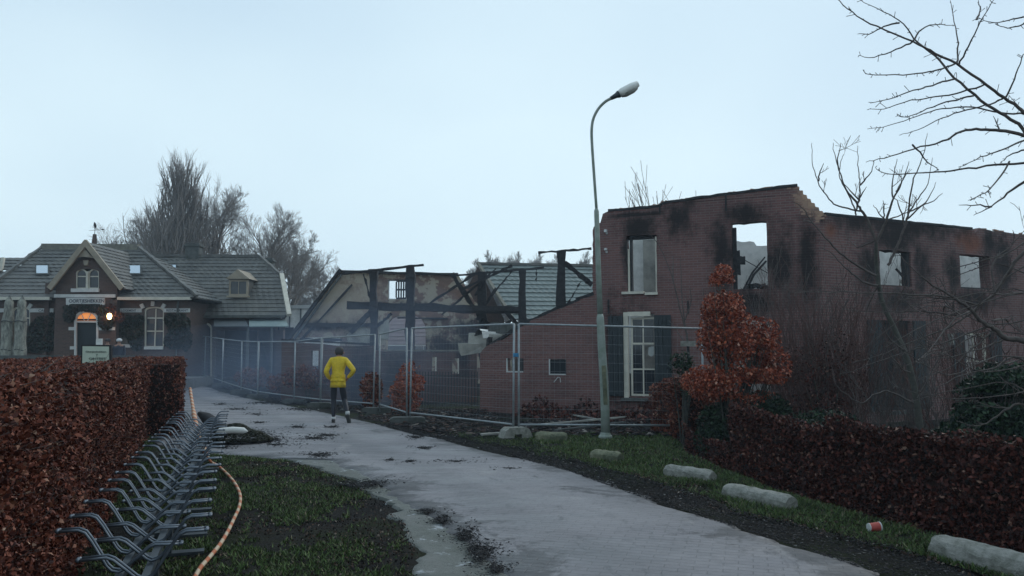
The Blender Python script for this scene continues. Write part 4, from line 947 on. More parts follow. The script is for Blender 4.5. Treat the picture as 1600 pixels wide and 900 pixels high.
# buildings seen through the arch
sh_ = thing('clapboard_shed', 'pinkish white clapboard building seen through the arched barn doorway', 'shed', (at(635, 520, 46).x, 46, 0), world=True)
a, b = at(585, 480, 46), at(690, 480, 46)
MAT['clap'] = pm('pinkish_clapboard', (.52, .42, .42), (.44, .36, .37), 2, .7, .1)
for i in range(16): M().b2(a.x, b.x, 46-.02, 46.0, .4+i*.23, .4+i*.23+.2).box(((a.x+b.x)/2, 45.97, .42+i*.23), (b.x-a.x, .05, .03)).build('board', MAT['clap'], sh_)
M().b2(a.x, b.x, 46.03, 50, .2, 4.1).build('shed_body', MAT['clap'], sh_)
# car behind the low wall
def car(name, label, loc, rz, paint):
    t = thing(name, label, 'car', loc, rz)
    prof = [(-2.1, .3), (-2.15, .75), (-2.0, .95), (-1.1, 1.0), (-.5, 1.5), (1.5, 1.52), (2.0, 1.0), (2.1, .85), (2.1, .3)]
    M().plate(prof, -.85, .85).build('body', paint, t)
    for s in (-1, 1):
        M().plate([(-.95, 1.02), (-.45, 1.44), (.35, 1.46), (.35, 1.02)], s*.86, s*.868).build('side_window', MAT['glass'], t)
        M().plate([(.45, 1.02), (.45, 1.46), (1.42, 1.46), (1.78, 1.02)], s*.86, s*.868).build('side_window', MAT['glass'], t)
        for x in (-1.35, 1.3):
            o = M().tube([(x, s*.72, .32), (x, s*.88, .32)], .32, 14).build('tyre', MAT['dark'], t); M().tube([(x, s*.86, .32), (x, s*.895, .32)], .19, 10).build('rim', MAT['galv'], o)
    M().add([(2.03, -.7, .99), (2.03, .7, .99), (1.56, .7, 1.47), (1.56, -.7, 1.47)], [(0, 1, 2, 3)]).build('rear_window', MAT['glass'], t)
    M().add([(-1.13, -.72, 1.01), (-.53, -.72, 1.48), (-.53, .72, 1.48), (-1.13, .72, 1.01)], [(0, 1, 2, 3)]).build('windscreen', MAT['glass'], t)
    for s in (-.65, .65): M().box((2.1, s, .8), (.04, .2, .16)).build('tail_light', MAT['red'], t)
    return t
car('parked_car', 'white car parked behind the low wall, seen through the barn arch', (at(644, 550, 40).x, 40.5, .38), math.radians(-115), MAT['white'])
# ---- second gable with blue-grey tiled roof
YG = 40.0
b2 = thing('tiled_outbuilding', 'brick outbuilding with a blue-grey tiled roof right of the burnt barn', 'outbuilding', (at(830, 500, YG).x, YG, 0), world=True)
WC = Plane(0, YG, 0)
go = [WC(712, 560), WC(712, 487), WC(747, 416), WC(788, 500), WC(788, 600)]
mm = M(); n0 = len(mm.v); mm.plate([(go[0][0], -.2), go[1], go[2], go[3], (go[4][0], -.2)], 0, .3); mm.v = [(x, y+YG, z) for x, y, z in mm.v]; mm.build('gable_wall', MAT['bhouse'], b2)
rl, rr_ = at(748, 414, YG-.1), at(1015, 419, YG+1.0); el, er = at(802, 500, YG-3.6), at(1060, 500, YG-2.4)
tiled(b2, [(0, el), (1, rl)], [(0, er), (1, rr_)], 13, 'tileg', .3, lift=.08)
M().beam(el+Vector((-.05, 0, .1)), rl+Vector((-.05, 0, .12)), .16, .12).build('verge_tiles', MAT['ridge'], b2)
M().beam(rl+Vector((0, 0, .08)), rr_+Vector((0, 0, .08)), .25, .14, .02, 20).build('ridge_tiles', MAT['tile'], b2)
mm = M(); mm.b2(el.x, er.x, YG-3.2, YG-3.0, 0, el.z-.1); mm.build('side_wall', MAT['bhouse'], b2)

# ---- low ruined wall in front
WL = Plane(0, 27.5, 0); wl = lambda px, py: WL(px, py)
MAT['wallb'] = brickmat('low_wall_brick', (.13, .062, .05), (.09, .048, .042), (.1, .095, .085), soot=[seg(620, 590, 30, 50, WL), seg(560, 590, 30, 60, WL), seg(725, 560, 14, 24, WL)], general=.5)
lw = thing('ruined_low_wall', 'low smoke-stained brick wall of the burnt barn behind the wire fence', 'wall', (0, 27.5, 0))
lo = [(wl(440, 600)[0], -.5)]+jagline([wl(440, 534), wl(500, 537), wl(560, 541), wl(584, 540)], .4, .03)+jagline([wl(585, 547), wl(650, 549), wl(745, 549)], .3, .05)+[(wl(745, 600)[0], -.5)]
M().plate(lo, 0, .25, [rect(WL, 486, 548, 497, 592), rect(WL, 674, 558, 682, 580), rect(WL, 706, 560, 717, 584)]).build('brick_wall', MAT['wallb'], lw)
for a in ((674, 558, 682, 580), (706, 560, 717, 584)): winframe(lw, rect(WL, *a), .05, .0, .08, 'frame', (), (), False, sides='r')
p, q = wl(600, 549), wl(748, 549); M().beam((p[0], .1, p[1]+.03), (q[0], .1, q[1]+.03), .28, .05, .01, 12).build('coping', MAT['ridge'], lw)
p, q = wl(440, 533), wl(584, 540); M().beam((p[0], .1, p[1]+.05), (q[0], .1, q[1]+.04), .28, .07, .01, 12).build('coping', MAT['char'], lw)
for k, (px, py, w_, h_, mt) in enumerate([(740, 545, .9, .3, 'plaster'), (762, 532, 1.1, .35, 'plaster'), (775, 522, .9, .25, 'plasterl'), (790, 515, .9, .3, 'concd'), (755, 522, .5, .2, 'char'), (778, 536, .8, .3, 'char')]):
    p = at(px, py, 24.2); M().box(p, (w_, .5, h_), random.uniform(-.4, .4), .09).build('masonry_lump', MAT[mt], label=['pale slab of fallen plaster at the low end of the sloping wall', 'large slab of broken masonry leaning on the sloping wall', 'pale broken slab high on the rubble by the doubled fence posts', 'grey slab topmost in the rubble by the tiled roof', 'small charred lump between the pale slabs', 'charred lump under the large broken slab'][k], cat='rubble lump', group='fallen masonry at the low end of the sloping wall')
for k, (px0, py0, px1, py1) in enumerate([(740, 520, 800, 522), (730, 545, 800, 500), (770, 528, 812, 508)]):
    M().beam(at(px0, py0, 25), at(px1, py1, 24.6), .12, .12, .04, 5).build('burnt_timber', MAT['char'], label=['nearly level burnt timber over the masonry rubble', 'long burnt timber slanting up over the rubble to the right', 'short burnt timber resting on the slope of the brick wall'][k], cat='timber')
# iron railing
g0, g1_ = gpt(652, 24.0), gpt(746, 24.0); t = thing('iron_railing', 'dark iron railing in front of the low ruined wall', 'railing', g0, 0); L = g1_.x-g0.x
for z in (.12, .95): M().beam((0, 0, z), (L, 0, z), .035, .025).build('rail', MAT['rackd'], t)
pk = M().b2(-.012, .012, -.012, .012, .0, 1.08).build('baluster', MAT['rackd'], t)
for i in range(1, 22): q = pk.copy(); COL.objects.link(q); q.parent = t; q.location.x = L*i/21

# ================================================================== the inn
YI = 36.0
WI = Plane(0, YI, 0)
wi = lambda px, py, b=0: WI(px, py, b)
inn = thing('village_inn', 'brick inn with a steep central gable, hipped grey tiled roof and a lit arched door', 'inn', (-19.8, YI, 0), world=True)
def wplate(par, name, mat, outline, y0, y1, holes=()):
    mm = M(); mm.plate(outline, 0, y1-y0, holes); mm.v = [(x, y+y0, z) for x, y, z in mm.v]; return mm.build(name, MAT[mat], par)
def wrect(par, name, mat, x0, y0, x1, y1, d0, d1, Y=YI):
    W = Plane(0, Y, 0); a = W(x0, y0); b = W(x1, y1); return M().b2(a[0], b[0], Y+d0, Y+d1, b[1], a[1]).build(name, MAT[mat], par)
def archpts(x0, x1, yt, ys, yb, n=8, Y=YI):
    """pixel arch: sides x0..x1, springing ys, crown yt, foot yb -> loop in wall coordinates"""
    W = Plane(0, Y, 0); cx_ = (x0+x1)/2; o = [W(x0, yb)]
    for i in range(n+1): a = math.pi-math.pi*i/n; o.append(W(cx_+(x1-x0)/2*math.cos(a), ys-(ys-yt)*math.sin(a)))
    return o+[W(x1, yb)]
gz0 = -.2
right = wi(303, 500)[0]-.35; left = wi(-32, 500)[0]+.3
win_r = archpts(225, 256, 479, 484, 543); win_l = archpts(18, 47, 479, 484, 543)
out_ = [(left, gz0), (left, wi(0, 470)[1]), (right, wi(0, 470)[1]), (right, gz0)]
wplate(inn, 'front_wall', 'bhouse', out_, YI, YI+.3, [win_r, win_l, rect(WI, 60, 522, 78, 536)])
M().b2(left, left+.3, YI+.3, YI+8, gz0, wi(0, 470)[1]).build('side_wall', MAT['bhouse'], inn); M().b2(right-.3, right, YI+.3, YI+8, gz0, wi(0, 470)[1]).build('side_wall', MAT['bhouse'], inn)
# projecting gable bay
YB = YI-.45; WBY = Plane(0, YB, 0); bay = lambda x, y: WBY(x, y)
door = archpts(118, 152, 487, 500, 575, 10, YB)
gwin = archpts(118, 154.5, 420, 425, 451, 8, YB)
go = [(bay(87, 500)[0], gz0), bay(87, 458), bay(87, 440), bay(134, 388), bay(183, 440), bay(183, 458), (bay(183, 500)[0], gz0)]
wplate(inn, 'gable_wall', 'bhouse', go, YB, YB+.3, [door, gwin])
M().b2(bay(87, 0)[0], bay(87, 0)[0]+.2, YB+.3, YI+1.6, gz0, bay(87, 441)[1]).build('bay_side_wall', MAT['bhouse'], inn); M().b2(bay(183, 0)[0]-.2, bay(183, 0)[0], YB+.3, YI+1.6, gz0, bay(183, 441)[1]).build('bay_side_wall', MAT['bhouse'], inn)
def beam2(par, name, mat, p, q, Y, w_, h_): 
    W = Plane(0, Y, 0); a, b = W(*p), W(*q); return M().beam((a[0], Y, a[1]), (b[0], Y, b[1]), w_, h_).build(name, MAT[mat], par)
beam2(inn, 'barge_board', 'ochre', (77, 451), (136, 377), YB-.3, .12, .24); beam2(inn, 'barge_board', 'ochre', (191, 451), (132, 377), YB-.303, .12, .24)
wplate(inn, 'gable_ornament', 'ochre', [bay(119, 404), bay(123, 400), bay(131, 390), bay(134, 386), bay(137, 390), bay(146, 400), bay(150, 404), bay(134, 402)], YB-.25, YB-.18, [])
wplate(inn, 'gable_panel', 'creeper' if False else 'ochre', [bay(131, 407), bay(140, 407), bay(138, 415), bay(133, 415)], YB-.08, YB-.004)
wrect(inn, 'string_course', 'white', 86, 460, 181, 465, -.08, -.004, YB)
wrect(inn, 'window_sill', 'white', 113, 451, 156, 456.5, -.12, -.004, YB)
# sign board with lettering
wplate(inn, 'name_board', 'white', [bay(105, 466), bay(165, 466), bay(165, 476), bay(159, 478.5), bay(158, 475), bay(112, 475), bay(110, 478.5), bay(105, 476)], YB-.1, YB-.03)
def text(s_, par, name, x0, x1, y0, y1, Y, mat='dark', bold=False):
    c = bpy.data.curves.new('lettering', 'FONT'); c.body = s_; c.size = 1; c.extrude = .004; c.align_x = 'LEFT'; c.offset = .012
    o = bpy.data.objects.new('lettering', c); COL.objects.link(o); bpy.context.view_layer.update()
    me = bpy.data.meshes.new_from_object(o); bpy.data.objects.remove(o)
    vs = np.array([v.co[:] for v in me.vertices]); W = Plane(0, Y, 0); a, b = W(x0, y1), W(x1, y0)
    mn, mx_ = vs.min(0), vs.max(0)
    for v in me.vertices:
        v.co = Vector((a[0]+(v.co.x-mn[0])/(mx_[0]-mn[0])*(b[0]-a[0]), Y-(v.co.z-mn[2])/(mx_[2]-mn[2])*.006, a[1]+(v.co.y-mn[1])/(mx_[1]-mn[1])*(b[1]-a[1])))-OFF.get(par.name, Vector((0, 0, 0)))
    me.materials.clear(); me.materials.append(MAT[mat]); me.name = 'lettering'
    o = bpy.data.objects.new(name, me); finish(o, name, par, None, None, None, None); return o
MAT['letter'] = pm('dark_lettering', (.03, .04, .06), (.025, .03, .05), 4, .6, 0)
text('OORTJESHEKKEN', inn, 'lettering', 107.5, 163, 467.5, 474.5, YB-.112, 'letter')
for x0, x1, s_, tx0, tx1 in ((47, 84, 'CAFE', 60, 74), (178, 222, 'LOGEMENT', 190, 213), (256, 297, 'RESTAURANT', 260, 294), (-30, 17, None, 0, 0)):
    wrect(inn, 'name_band', 'white', x0, 482, x1, 488, -.05, -.004)
    if s_: text(s_, inn, 'lettering', tx0, tx1, 483.2, 486.9, YI-.058, 'letter')
# keystones round the big windows
for c_ in (240.5, 32.5):
    for dx, dy, rz_ in ((-17.5, -6.5, .5), (-1, -10.5, 0), (15.5, -6.5, -.5)):
        p = wi(c_+dx, 485+dy); mm = M().box((0, 0, 0), (.16, .08, .22)); ca, sa = math.cos(rz_), math.sin(rz_)
        mm.v = [(x*ca-z*sa+p[0], y+YI-.045, x*sa+z*ca+p[1]) for x, y, z in mm.v]; mm.build('keystone', MAT['white'], inn)
def archwin(par, loop, Y, mull, rails, mat='frame', sillc=True, gm='glass', fw=.07):
    inner = [( (x-sum(p[0] for p in loop)/len(loop))*(1-2*fw/(loop[-1][0]-loop[0][0]))+sum(p[0] for p in loop)/len(loop), z-fw if i not in (0, len(loop)-1) else z+fw) for i, (x, z) in enumerate(loop)]
    mm = M(); mm.plate(loop, 0, .08, [inner]); mm.v = [(x, y+Y, z) for x, y, z in mm.v]; o = mm.build('window', MAT[mat], par)
    mm = M(); mm.plate(loop, 0, .01); mm.v = [(x, y+Y+.05, z) for x, y, z in mm.v]; mm.build('pane', MAT[gm], o)
    x0, x1 = loop[0][0], loop[-1][0]; z0 = loop[0][1]; z1 = max(p[1] for p in loop)
    for f in mull: x = x0+(x1-x0)*f; M().b2(x-.025, x+.025, Y+.004, Y+.045, z0+fw, z1-fw-.03).build('glazing_bar', MAT[mat], o)
    for f in rails: z = z0+(z1-z0)*f; M().b2(x0+fw, x1-fw, Y+.008, Y+.041, z-.025, z+.025).build('glazing_bar', MAT[mat], o)
    return o
MAT['glassr'] = pm('curtained_glass', (.10, .07, .06), (.03, .035, .045), 1.3, .25, 0, lo=.45, hi=.55)
archwin(inn, win_r, YI+.06, (.5,), (.4, .72), gm='glassr'); archwin(inn, win_l, YI+.06, (.5,), (.4, .72))
for a in (226, 18): wrect(inn, 'window_sill', 'white', a+1, 541.5, a+30, 546, -.12, -.004)
archwin(inn, archpts(118, 135, 420, 427, 451, 8, YB), YB+.05, (), (.62,), fw=.05); archwin(inn, archpts(137.5, 154.5, 420, 427, 451, 8, YB), YB+.05, (), (.62,), fw=.05)
wrect(inn, 'mullion', 'frame', 135.1, 424, 137.4, 451, -.01, .1, YB)
winframe_ = wrect(inn, 'notice_frame', 'white', 60, 524, 78, 536, -.06, -.004); wrect(inn, 'notice', 'glass', 61.5, 525.5, 76.5, 534.5, -.075, -.062)
wrect(inn, 'notice', 'white', 167, 519, 177, 525, -.03, -.004)
# door, frame and fanlight
o = wplate(inn, 'door', 'shutter', [bay(119, 576), bay(119, 503), bay(151, 503), bay(151, 576)], YB+.12, YB+.18)
ofr = archpts(116.5, 154, 485, 499, 576, 10, YB); mm = M(); mm.plate(ofr, 0, .1, [archpts(119.5, 151, 488.5, 500.5, 574, 10, YB)]); mm.v = [(x, y+YB-.04, z) for x, y, z in mm.v]; mm.build('door_frame', MAT['white'], inn)
wrect(inn, 'transom', 'white', 118, 501.5, 152, 504, -.02, .12, YB)
wplate(inn, 'fanlight', 'fan', archpts(119, 151, 488, 500, 501.5, 10, YB), YB+.1, YB+.11)
wplate(inn, 'fanlight_blind', 'creeper', [bay(119, 501), bay(119, 498), bay(151, 498), bay(151, 501)], YB+.07, YB+.08)
for a, b in (((127, 490), (132, 501)), ((142, 490), (137, 501))): beam2(inn, 'fanlight_bar', 'white', a, b, YB+.05, .03, .03)
for x0, x1, y in ((108, 116, 511), (155, 180, 511), (110, 116, 541)): wrect(inn, 'stone_band', 'white', x0, y, x1, y+5, -.04, -.004, YB)
wplate(inn, 'arched_niche', 'concd', archpts(181, 208, 526, 538, 541, 8), YI-.05, YI-.004); wrect(inn, 'stone_band', 'white', 192, 538, 208, 543, -.1, -.051)
# gutters
for x0, x1 in ((-32, 86), (182, 303)): wrect(inn, 'gutter', 'frame', x0, 465, x1, 469.5, -.45, -.25)
M().tube([(wi(299, 0)[0]-.1, YI-.08, wi(0, 470)[1]), (wi(299, 0)[0]-.1, YI-.08, .2)], .05, 8).build('downpipe', MAT['concd'], inn)
# main roof
Ye, Yr = YI-.4, YI+3.6
eL, eR = at(-34, 466, Ye), at(305, 466, Ye); rL, rR = at(70, 388, Yr), at(214, 389, Yr)
tiled(inn, [(0, eL), (1, rL)], [(0, eR), (1, rR)], 14, 'tile', .3)
back = lambda p: Vector((p.x, 2*Yr-Ye, p.z))
for (e1, e2, r_) in ((eR, back(eR), rR), (back(eL), eL, rL)):
    tiled(inn, [(0, e1), (1, r_)], [(0, e2), (1, r_)], 14, 'tile', .4, 'side_tile_row')
M().add([back(eR), back(eL), rL, rR], [(0, 1, 2, 3)]).build('back_roof', MAT['tile'], inn)
M().beam(rL+Vector((-.1, 0, .08)), rR+Vector((.1, 0, .08)), .34, .3).build('ridge_board', MAT['ridge'], inn)
M().beam(rR+Vector((.1, 0, .1)), eR+Vector((.1, -.05, .12)), .2, .14, .03, 26).build('hip_tiles', MAT['tile'], inn); M().beam(rL+Vector((-.1, 0, .1)), eL+Vector((-.1, -.05, .12)), .2, .14, .03, 26).build('hip_tiles', MAT['tile'], inn)
# gable roof over the bay
ap = at(134, 378, YB-.35); apb = Vector((ap.x, Yr-.3, ap.z))
for ex in (75, 193):
    e = at(ex, 452, YB-.35); eb = Vector((e.x, YI+1.2, e.z))
    if ex < 100: tiled(inn, [(0, eb), (1, apb)], [(0, e), (1, ap)], 12, 'tile', .35, 'bay_tile_row')
    else: tiled(inn, [(0, e), (1, ap)], [(0, eb), (1, apb)], 12, 'tile', .35, 'bay_tile_row')
# roof lights
def roof_point(px, py, e0, r0):   # where the line of sight meets the front roof plane
    n = Vector((0, -(r0.z-e0.z), r0.y-e0.y)).normalized(); a, b, c = ray(px, py); d = Vector((a, b, c)); o = Vector((0, 0, 1.6)); t = (e0-o).dot(n)/d.dot(n); return o+d*t, n
def skylight(par, x0, y0, x1, y1, e0, r0):
    P = [roof_point(x, y, e0, r0) for x, y in ((x0, y1), (x1, y1), (x1, y0), (x0, y0))]; n = P[0][1]; Q = [p[0]+n*.02 for p in P]; T = [p[0]+n*.13 for p in P]
    c = sum(T, Vector((0, 0, 0)))/4
    o = M().add(Q+T, [(0, 1, 5, 4), (1, 2, 6, 5), (2, 3, 7, 6), (3, 0, 4, 7), (4, 5, 6, 7)]).build('roof_light', MAT['concd'], par)
    G = [c+(p-c)*.8+n*.008 for p in T]; M().add(G, [(0, 1, 2, 3)]).build('pane', MAT['sky_glass'], o)
skylight(inn, 56, 417, 78, 432, eL, rL); skylight(inn, 200, 417, 222, 432, eL, rL)
# chimney with weather vane
vt = at(148, 366, Yr+.5); M().tube([(vt.x, vt.y, vt.z-1.0), (vt.x, vt.y, vt.z)], [.2, .1], 4).build('chimney', MAT['bhouse'], inn)
o = M().tube([vt, vt+Vector((0, 0, .35))], .015, 6).tube([vt+Vector((-.3, 0, .2)), vt+Vector((.42, 0, .24))], .01, 5).box(vt+Vector((.42, 0, .25)), (.1, .01, .07)).build('weather_vane', MAT['char'], inn)
M().tube([vt+Vector((.02, 0, .33)), vt+Vector((0, 0, .45)), vt+Vector((-.02, 0, .56)), vt+Vector((-.04, 0, .64))], [.03, .08, .055, .02], 8).build('bird', MAT['char'], o)
# rear wing seen left of the roof
a, b = at(-40, 430, YI+4), at(38, 403, YI+5)
M().b2(a.x, b.x, YI+4, YI+6, 4.2, a.z+.2).build('rear_wing_wall', MAT['plaster'], inn)
tiled(inn, [(0, at(-40, 422, YI+3.8)), (1, at(-40, 403, YI+5))], [(0, at(26, 422, YI+3.8)), (1, at(38, 403, YI+5))], 4, 'tile', .35, 'rear_tile_row')
M().beam(at(1, 424, YI+3.7), at(5, 403, YI+3.9), .15, .15).build('rear_verge', MAT['frame'], inn)
# lit lamp
t = thing('wall_lantern', 'lit orange wall lantern right of the arched inn door', 'lamp', at(171, 494, YI-.8), world=True)
lc = at(171, 494, YB-.35); M().lathe([(.02, .14), (.09, .1), (.11, 0), (.08, -.12), (.03, -.16)][::-1], 12, lc).build('lamp_glass', MAT['lamp'], t)
M().tube([lc+Vector((0, 0, .15)), lc+Vector((0, .15, .3)), lc+Vector((0, .4, .3))], .015, 6).build('bracket', MAT['char'], t)
ld = bpy.data.lights.new('lantern_light', 'POINT'); ld.energy = 14; ld.color = (1, .42, .14); ld.shadow_soft_size = .1; lo_ = bpy.data.objects.new('lantern_light', ld); COL.objects.link(lo_); lo_.parent = t; lo_.location = lc-Vector(t.location)+Vector((0, -.22, .02))
# creepers on the walls
def patch_leaves(name, label, cat, regs, Y, n, size, mat, depth=.25):
    P = []
    for (cx_, cy_, rx, ry) in regs:
        k = int(n/len(regs)); a = rng.random(k)*6.28; q = np.sqrt(rng.random(k)); X = cx_+rx*q*np.cos(a); Z = cy_+ry*q*np.sin(a)
        a0 = at(0, cy_-ry, Y); pts = np.array([at(x, z, Y-.05-random.random()*depth*(1-.7*qq)) for x, z, qq in zip(X, Z, q)]); P.append(pts)
    P = np.concatenate(P); c = P.mean(0); c[2] = P[:, 2].min(); V, F = leaves(P, size)
    return npobj(name, V, F, MAT[mat], kind='stuff', label=label, cat=cat, loc=tuple(c))
patch_leaves('creeper', 'dark creeper covering the inn wall left of the door', 'creeper', [(68, 520, 24, 26), (98, 525, 18, 28), (90, 498, 24, 9), (58, 541, 26, 10), (45, 530, 10, 20), (106, 545, 14, 12)], YI, 8200, .13, 'ivy')
patch_leaves('creeper', 'dark green creeper arching over the inn door', 'creeper', [(120, 481, 22, 5), (150, 482, 22, 6), (108, 492, 9, 12), (165, 500, 12, 16)], YB, 3600, .12, 'ivy')
patch_leaves('creeper', 'creeper on the inn wall between the lantern and the tall window', 'creeper', [(195, 503, 24, 11), (212, 525, 12, 24), (180, 500, 16, 9), (198, 518, 20, 8), (216, 500, 9, 8)], YI, 5600, .12, 'ivy')
patch_leaves('creeper', 'reddish creeper beside the glowing lantern', 'creeper', [(172, 484, 12, 10), (185, 495, 10, 9), (162, 500, 6, 10)], YB, 900, .1, 'creeper')
patch_leaves('creeper', 'creeper on the inn wall right of the tall window', 'creeper', [(280, 510, 18, 20), (272, 532, 16, 14), (290, 530, 10, 18), (265, 500, 8, 10)], YI, 5000, .13, 'ivy')

# ---- right wing of the inn with veranda
YW = 38.5
wg = thing('inn_wing', 'long tiled wing of the inn with a small dormer and a veranda awning', 'inn wing', (-13.5, YW, 0), world=True)
WW = Plane(0, YW, 0); ww = lambda x, y: WW(x, y)
xa, xb = ww(296, 0)[0], ww(444, 0)[0]
wplate(wg, 'front_wall', 'bhouse', [(xa, -.2), (xa, ww(0, 498)[1]), (xb, ww(0, 498)[1]), (xb, -.2)], YW, YW+.3, [archpts(302, 330, 505, 513, 585, 8, YW), rect(WW, 338, 516, 400, 590), rect(WW, 404, 516, 441, 590)])
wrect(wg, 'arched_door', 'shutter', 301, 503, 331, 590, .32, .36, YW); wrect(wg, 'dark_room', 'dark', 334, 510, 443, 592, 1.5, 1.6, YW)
mm = M(); mm.plate(archpts(300.5, 331.5, 503, 512, 590, 8, YW), 0, .06, [archpts(302.6, 329.4, 505.5, 514, 588, 8, YW)]); mm.v = [(x, y+YW-.07, z) for x, y, z in mm.v]; mm.build('door_frame', MAT['frame'], wg)
for px in (402, 438): wrect(wg, 'veranda_post', 'concd', px-.6, 513, px+.8, 590, -1.5, -1.42, YW)
MAT['awn'] = pm('faded_green_awning', (.2, .25, .23), (.15, .2, .19), 2, .7, .1); MAT['awnd'] = pm('dark_awning', (.07, .08, .085), (.05, .06, .06), 2, .7, .1)
for x0, x1, mt in ((334, 388, 'awnd'), (389, 451, 'awn')):
    a, b, c, d = at(x0, 511, YW-1.6), at(x1, 511, YW-1.6), at(x1-5, 500, YW-.05), at(x0, 500, YW-.05); u = Vector((0, 0, .05))
    M().add([a, b, c, d, a+u, b+u, c+u, d+u], [(0, 1, 5, 4), (1, 2, 6, 5), (2, 3, 7, 6), (3, 0, 4, 7), (4, 5, 6, 7), (3, 2, 1, 0)]).build('awning', MAT[mt], wg)
Y0, Y1 = YW-.4, YW+3.4
e0, r0 = at(240, 493, Y0), at(240, 402, Y1)
def wp(px, py): 
    n = Vector((0, -(r0.z-e0.z), r0.y-e0.y)).normalized(); a, b, c = ray(px, py); d = Vector((a, b, c)); o = Vector((0, 0, 1.6)); return o+d*((e0-o).dot(n)/d.dot(n))
q0, q1, q2 = wp(449, 494), wp(437, 431), wp(404, 402); v1 = (q1.z-q0.z)/(q2.z-q0.z)
tiled(wg, [(0, wp(215, 494)), (1, wp(215, 402))], [(0, q0), (v1, q1), (1, q2)], 16, 'tile', .3)
M().beam(wp(215, 401)+Vector((0, 0, .06)), q2+Vector((0, 0, .06)), .25, .16, .02, 24).build('ridge_tiles', MAT['tile'], wg)
M().beam(q2+Vector((.05, 0, .08)), q1+Vector((.05, 0, .08)), .2, .12, .02, 8).build('hip_tiles', MAT['tile'], wg)
M().beam(q1+Vector((.1, 0, .08)), q0+Vector((.1, -.05, .05)), .22, .16).build('verge_board', MAT['frame'], wg)
bk = lambda p: Vector((p.x*(2*Y1-p.y)/p.y-.3, 2*Y1-p.y, p.z))
M().add([q0, bk(q0), bk(q1), q2, q1], [(0, 1, 2, 3, 4)]).add([bk(q0), bk(wp(215, 494)), bk(wp(215, 402)), q2], [(0, 1, 2, 3)]).build('side_roof', MAT['tile'], wg)
M().beam((q0.x-.45, YW+.32, q0.z/2-.1), (q0.x-2.6, YW+6.8, q0.z/2-.1), .25, q0.z).build('side_wall', MAT['bhouse'], wg)
wrect(wg, 'gutter', 'concd', 232, 493, 450, 497, -.55, -.35, YW)
skylight(wg, 264, 416, 277, 427, e0, r0)
# dormer
YD = roof_point(372, 462, e0, r0)[0].y-.35; WD = Plane(0, YD, 0)
dr = M(); a, b = WD(358, 462), WD(387, 436)
o = winframe(wg, rect(WD, 358, 437, 387, 462), .09, YD, YD+.1, 'ochre', (.5,), (), True, 'dormer_window')
M().b2(a[0]-.12, b[0]+.12, YD-.06, YD-.005, a[1]-.09, a[1]).build('window_sill', MAT['ochre'], wg)
mm = M(); mm.plate([WD(354, 436), WD(391, 436), WD(372.5, 421)], 0, 2.0); mm.v = [(x, y+YD-.12, z) for x, y, z in mm.v]; mm.build('dormer_gable', MAT['ochre'], wg)
M().b2(a[0]+.02, b[0]-.02, YD+.11, YD+1.6, a[1], b[1]-.01).build('dormer_cheek', MAT['tile'], wg)
for px, y0_, y1_, w_ in ((303, 381, 401, .75), (420, 404, 420, .5)):
    p = at(px, y1_, Y1+.1); q = at(px, y0_, Y1+.1); M().b2(p.x-w_/2, p.x+w_/2, Y1-.2, Y1+.4, p.z-.8, q.z).b2(p.x-w_/2-.06, p.x+w_/2+.06, Y1-.26, Y1+.46, q.z-.18, q.z-.08).build('chimney', MAT['concd'], wg)
# low pale building behind
t = thing('pale_flat_building', 'pale grey flat-roofed building between the inn wing and the barn', 'building', (at(490, 500, 58).x, 58, 0), world=True)
a, b = at(436, 482, 58), at(560, 480, 58); M().b2(a.x, b.x, 58, 66, 0, a.z).build('wall', MAT['plasterl'], t); M().b2(a.x-.1, b.x+.1, 57.8, 66, a.z, a.z+.25).build('roof_edge', MAT['white'], t)
for px in (453, 470): c = at(px, 490, 58); M().b2(c.x-.05, c.x+.05, 57.93, 57.99, .2, a.z-.02).build('wall_joint', MAT['concd'], t)
# terrace in front of the inn
a, b = at(-60, 550, 31.5), at(276, 550, 31.5)
M().b2(a.x, b.x, 31.7, YI-.5, -.5, .43).build('terrace', MAT['concd'], kind='structure')
t = thing('terrace_wall', 'low dark garden wall with a pale coping in front of the inn', 'wall', (a.x+5, 31.5, 0), world=True)
zt = at(0, 553, 31.5).z; M().b2(a.x, b.x, 31.4, 31.68, -.5, zt-.06).build('wall_body', MAT['concd'], t)
k = M().b2(0, 1.17, 31.35-31.5, 31.73-31.5, zt-.058, zt).build('coping_stone', MAT['conc'], t); k.location.x = -5
for i in range(1, int((b.x-a.x)/1.19)): q = k.copy(); COL.objects.link(q); q.parent = t; q.location.x = -5+1.19*i
